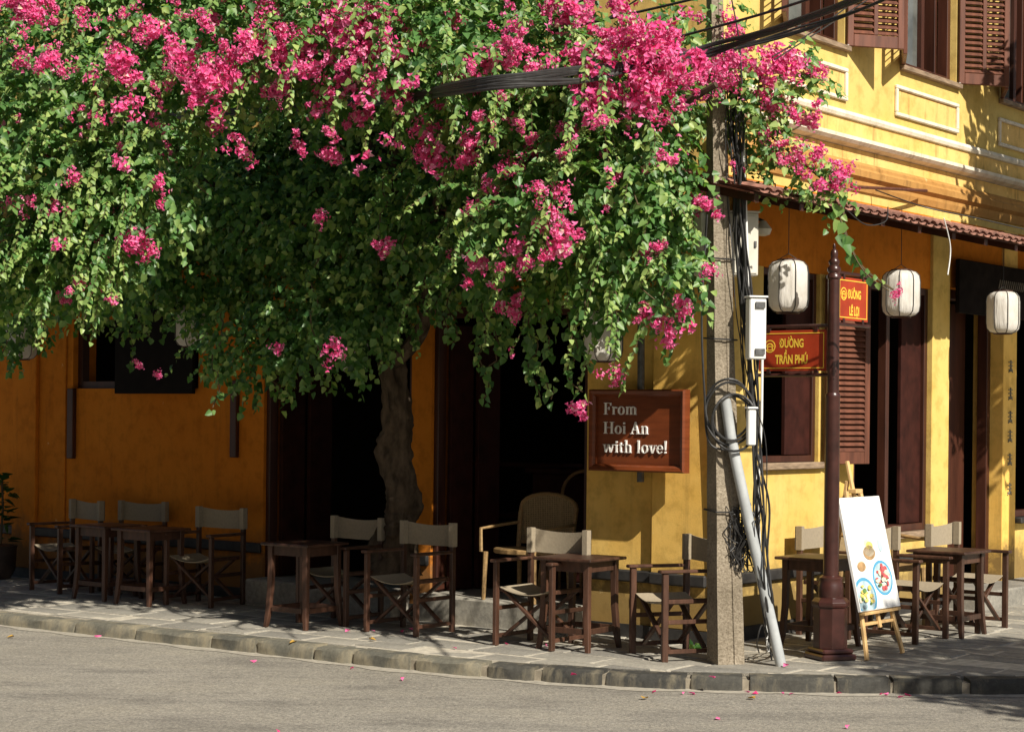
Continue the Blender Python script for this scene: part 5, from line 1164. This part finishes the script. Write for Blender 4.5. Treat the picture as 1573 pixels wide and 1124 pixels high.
# ------------------------------------------------------------------ potted plant, fallen petals
PT = empty('potted_plant', frb(-0.30, 8.05, PZ)); tag(PT, 'dark leafy potted plant on the band by the far pilaster', 'plant')
MB().lathe([(0.10, 0.0), (0.15, 0.10), (0.16, 0.30), (0.17, 0.33), (0.14, 0.34)], 16).build('pot', POTCLAY, PT, smooth=True)
P_, D_, N_ = [], [], []
for k in range(60):
    a = RNG.random()*6.28; h = 0.36 + RNG.random()*0.65; r_ = 0.05+0.14*RNG.random(); P_.append((r_*0.5*math.cos(a), r_*0.5*math.sin(a), h)); D_.append((math.cos(a), math.sin(a), 0.2+RNG.normal(0, 0.4))); N_.append((0.1, 0.1, 1))
Vv, Fq = leaf_arrays(np.array(P_), np.array(D_), np.array(N_, float), 0.10+0.05*RNG.random(60), RNG); link('foliage', np_mesh('foliage', Vv, Fq, LEAF, np.repeat(RNG.random(60)*0.15, 6)), PT)
MB().tube([(0, 0, 0.3), (0.02, 0.01, 0.7), (0.0, 0.03, 1.0)], 0.012, 6).build('stem', TWIG, PT)
pet = [(535, 967, 1), (577, 967, 1), (616, 968, 1), (634, 966, 1), (702, 993, 1), (780, 987, 1), (835, 990, 1), (148, 976, 0), (537, 1024, 0), (613, 1041, 0), (390, 1014, 0), (1000, 1060, 0), (1046, 1063, 0), (1068, 1062, 0), (1163, 1063, 0), (1200, 1064, 0), (1212, 1063, 0), (1285, 1062, 0), (1296, 1062, 0), (1318, 1062, 0), (1350, 1064, 0), (1364, 1066, 0), (1380, 1067, 0), (1395, 1065, 0), (1296, 1114, 0), (1108, 1101, 0), (432, 1121, 0), (1208, 1020, 1), (1098, 1037, 1), (880, 1033, 1), (1010, 1048, 0), (1152, 1060, 0)]
PM = [cluster_mesh(120+q, 1, 1.1) for q in range(3)]
for i, (x, y, onp) in enumerate(pet):
    p = on_z(x, y, (PZ if onp else 0.0) + 0.015); o = link('fallen_bract', PM[i % 3]); o['kind'] = 'thing'; o.location = p; o.rotation_euler = (0, 0, random.uniform(0, 6)); s_ = random.uniform(0.022, 0.036); o.scale = (s_, s_, s_*0.45)
    wh = ('grey paving stones in front of the tree' if x < 720 else 'grey paving stones by the sunlit table' if x < 900 else 'paving stones around the pole') if onp else ('asphalt along the shaded far kerb' if x < 700 else 'open asphalt well out from the kerb' if y > 1090 else 'asphalt below the kerb before the pole' if x < 1150 else 'asphalt below the kerb before the conduit' if x < 1250 else 'asphalt below the kerb before the menu easel')
    tag(o, 'fallen pink bract on the ' + wh, 'petal', 'pink bracts on the ' + wh)
YL = simple('dry_yellow_leaf', (0.45, 0.27, 0.05), 0.7)
Vv, Fq = leaf_arrays(np.zeros((1, 3)), np.array([[1., 0, 0.1]]), np.array([[0., 0, 1]]), np.array([1.0]), RNG); YM = np_mesh('fallen_leaf', Vv, Fq, YL)
for x, y, onp, lb in ((567, 981, 1, 'dry yellow leaf on the paving before the tree'), (455, 985, 1, 'dry yellow leaf on the kerb edge before the shaded table'), (22, 977, 0, 'dry yellow leaf on the asphalt by the far kerb'), (988, 1072, 0, 'dry orange leaf on the asphalt below the kerb near the pole'), (1160, 1072, 0, 'dry yellow leaf on the asphalt in front of the conduit')):
    o = link('fallen_leaf', YM); o.location = on_z(x, y, (PZ if onp else 0) + 0.012); o.scale = (0.06, 0.06, 0.06); o.rotation_euler = (0, 0, random.uniform(0, 6)); tag(o, lb, 'leaf', 'fallen dry leaves')

# ------------------------------------------------------------------ two street trees just beyond the view that shade the side street
def street_tree(loc_, c, rx, rz_, nt, label):
    e = empty('street_tree', loc_); tag(e, label, 'tree')
    top = c.z; MB().tube([Vector((0, 0, -0.02)), Vector((0.04, 0, top*0.4)), Vector((0.0, 0.05, top*0.75)), Vector((0, 0, top+rz_*0.5))], [0.11, 0.085, 0.07, 0.03], 10).build('trunk', BARK, e, smooth=True)
    Pn, Dn_, Nn_ = [], [], []
    for _ in range(nt):
        v = RNG.normal(0, 1, 3); v /= np.linalg.norm(v); p = np.array([0, 0, c.z]) + v*np.array([rx, rx, rz_])*RNG.random()**0.45
        for k in range(9):
            Pn.append(p + RNG.normal(0, 0.10, 3)); Dn_.append(v + RNG.normal(0, 0.6, 3)); Nn_.append(np.array([0, 0, 1.0]) + RNG.normal(0, 0.5, 3))
    Vv, Fq = leaf_arrays(np.array(Pn), np.array(Dn_), np.array(Nn_), 0.09+0.04*RNG.random(len(Pn)), RNG)
    cr = link('crown', np_mesh('crown', Vv, Fq, LEAF, np.repeat(RNG.random(len(Pn))*0.6, 6)), e); cr['kind'] = 'stuff'
street_tree((6.05, 15.6, PZ), Vector((0, 0, 5.2)), 0.95, 1.9, 700, 'slim leafy street tree on the side street pavement shading the far column')
street_tree((7.4, 6.9, 0.0), Vector((0, 0, 5.3)), 1.5, 1.0, 800, 'round leafy street tree across the corner, shading the kerb')

# ------------------------------------------------------------------ unseen houses behind the viewpoint, across the main street, added to limit skylight
def far_house(t0, t1, h, col, label):
    e = empty('opposite_house', C, ANG); tag(e, label, 'building', 'houses across the main street')
    s1 = -13.6; parts = []
    bbox_part('wall', col, [(s1-6, s1, t0, t1, 0.0, h)], 0.0, e)
    m = MB(); m.profile([(s1-6.6, h-0.1), (s1+0.7, h-0.1), (s1-2.95, h+1.7)], t0-0.3, t1+0.3, lambda p, q, k: Vector((p, k, q))); m.build('roof', TERRA, e)
    n = int((t1-t0)/2.4)
    for k in range(n):
        c = t0 + (t1-t0)*(k+0.5)/n
        w = bbox_part('window', DARKWOOD, [(s1+0.001, s1+0.06, c-0.55, c+0.55, 4.3, 5.8)], 0.01, e)
        for sg in (-1, 1): bbox_part('shutter', SHUTTER, [(s1+0.062, s1+0.10, c+sg*0.29-0.26, c+sg*0.29+0.26, 4.35, 5.75)], 0.005, w)
        bbox_part('door', DARKWOOD, [(s1+0.001, s1+0.07, c-0.8, c+0.8, 0.1, 2.7)], 0.01, e)
far_house(-8.5, -1.2, 7.4, TAN, 'unseen tan two storey shophouse across the main street, nearest the corner')
far_house(-0.6, 7.5, 8.2, SHADE_ORANGE, 'unseen deep orange two storey shophouse across the main street')
far_house(8.1, 16.0, 7.6, TAN, 'unseen tan shophouse across the main street, farthest from the corner')

# weeds in the joint between wall and pavement
for i, (p, lb) in enumerate(((frb(-0.28, -0.05, PZ), 'small weed growing at the wall foot just behind the pole'), (frb(-0.12, 4.62, PZ), 'low grey green weed at the wall foot beside the shaded doorway'))):
    n = 26; Pw = np.zeros((n, 3)); Dw = RNG.normal(0, 0.7, (n, 3)); Dw[:, 2] = np.abs(Dw[:, 2])+0.35; Pw[:, :2] = RNG.normal(0, 0.03, (n, 2)); Nw = RNG.normal(0, 0.4, (n, 3)); Nw[:, 2] += 1
    Vv, Fq = leaf_arrays(Pw, Dw, Nw, 0.03+0.04*RNG.random(n), RNG); o = link('weed_plant', np_mesh('weed_plant', Vv, Fq, LEAF, np.repeat(RNG.random(n)*0.8, 6))); o.location = p; tag(o, lb, 'plant')
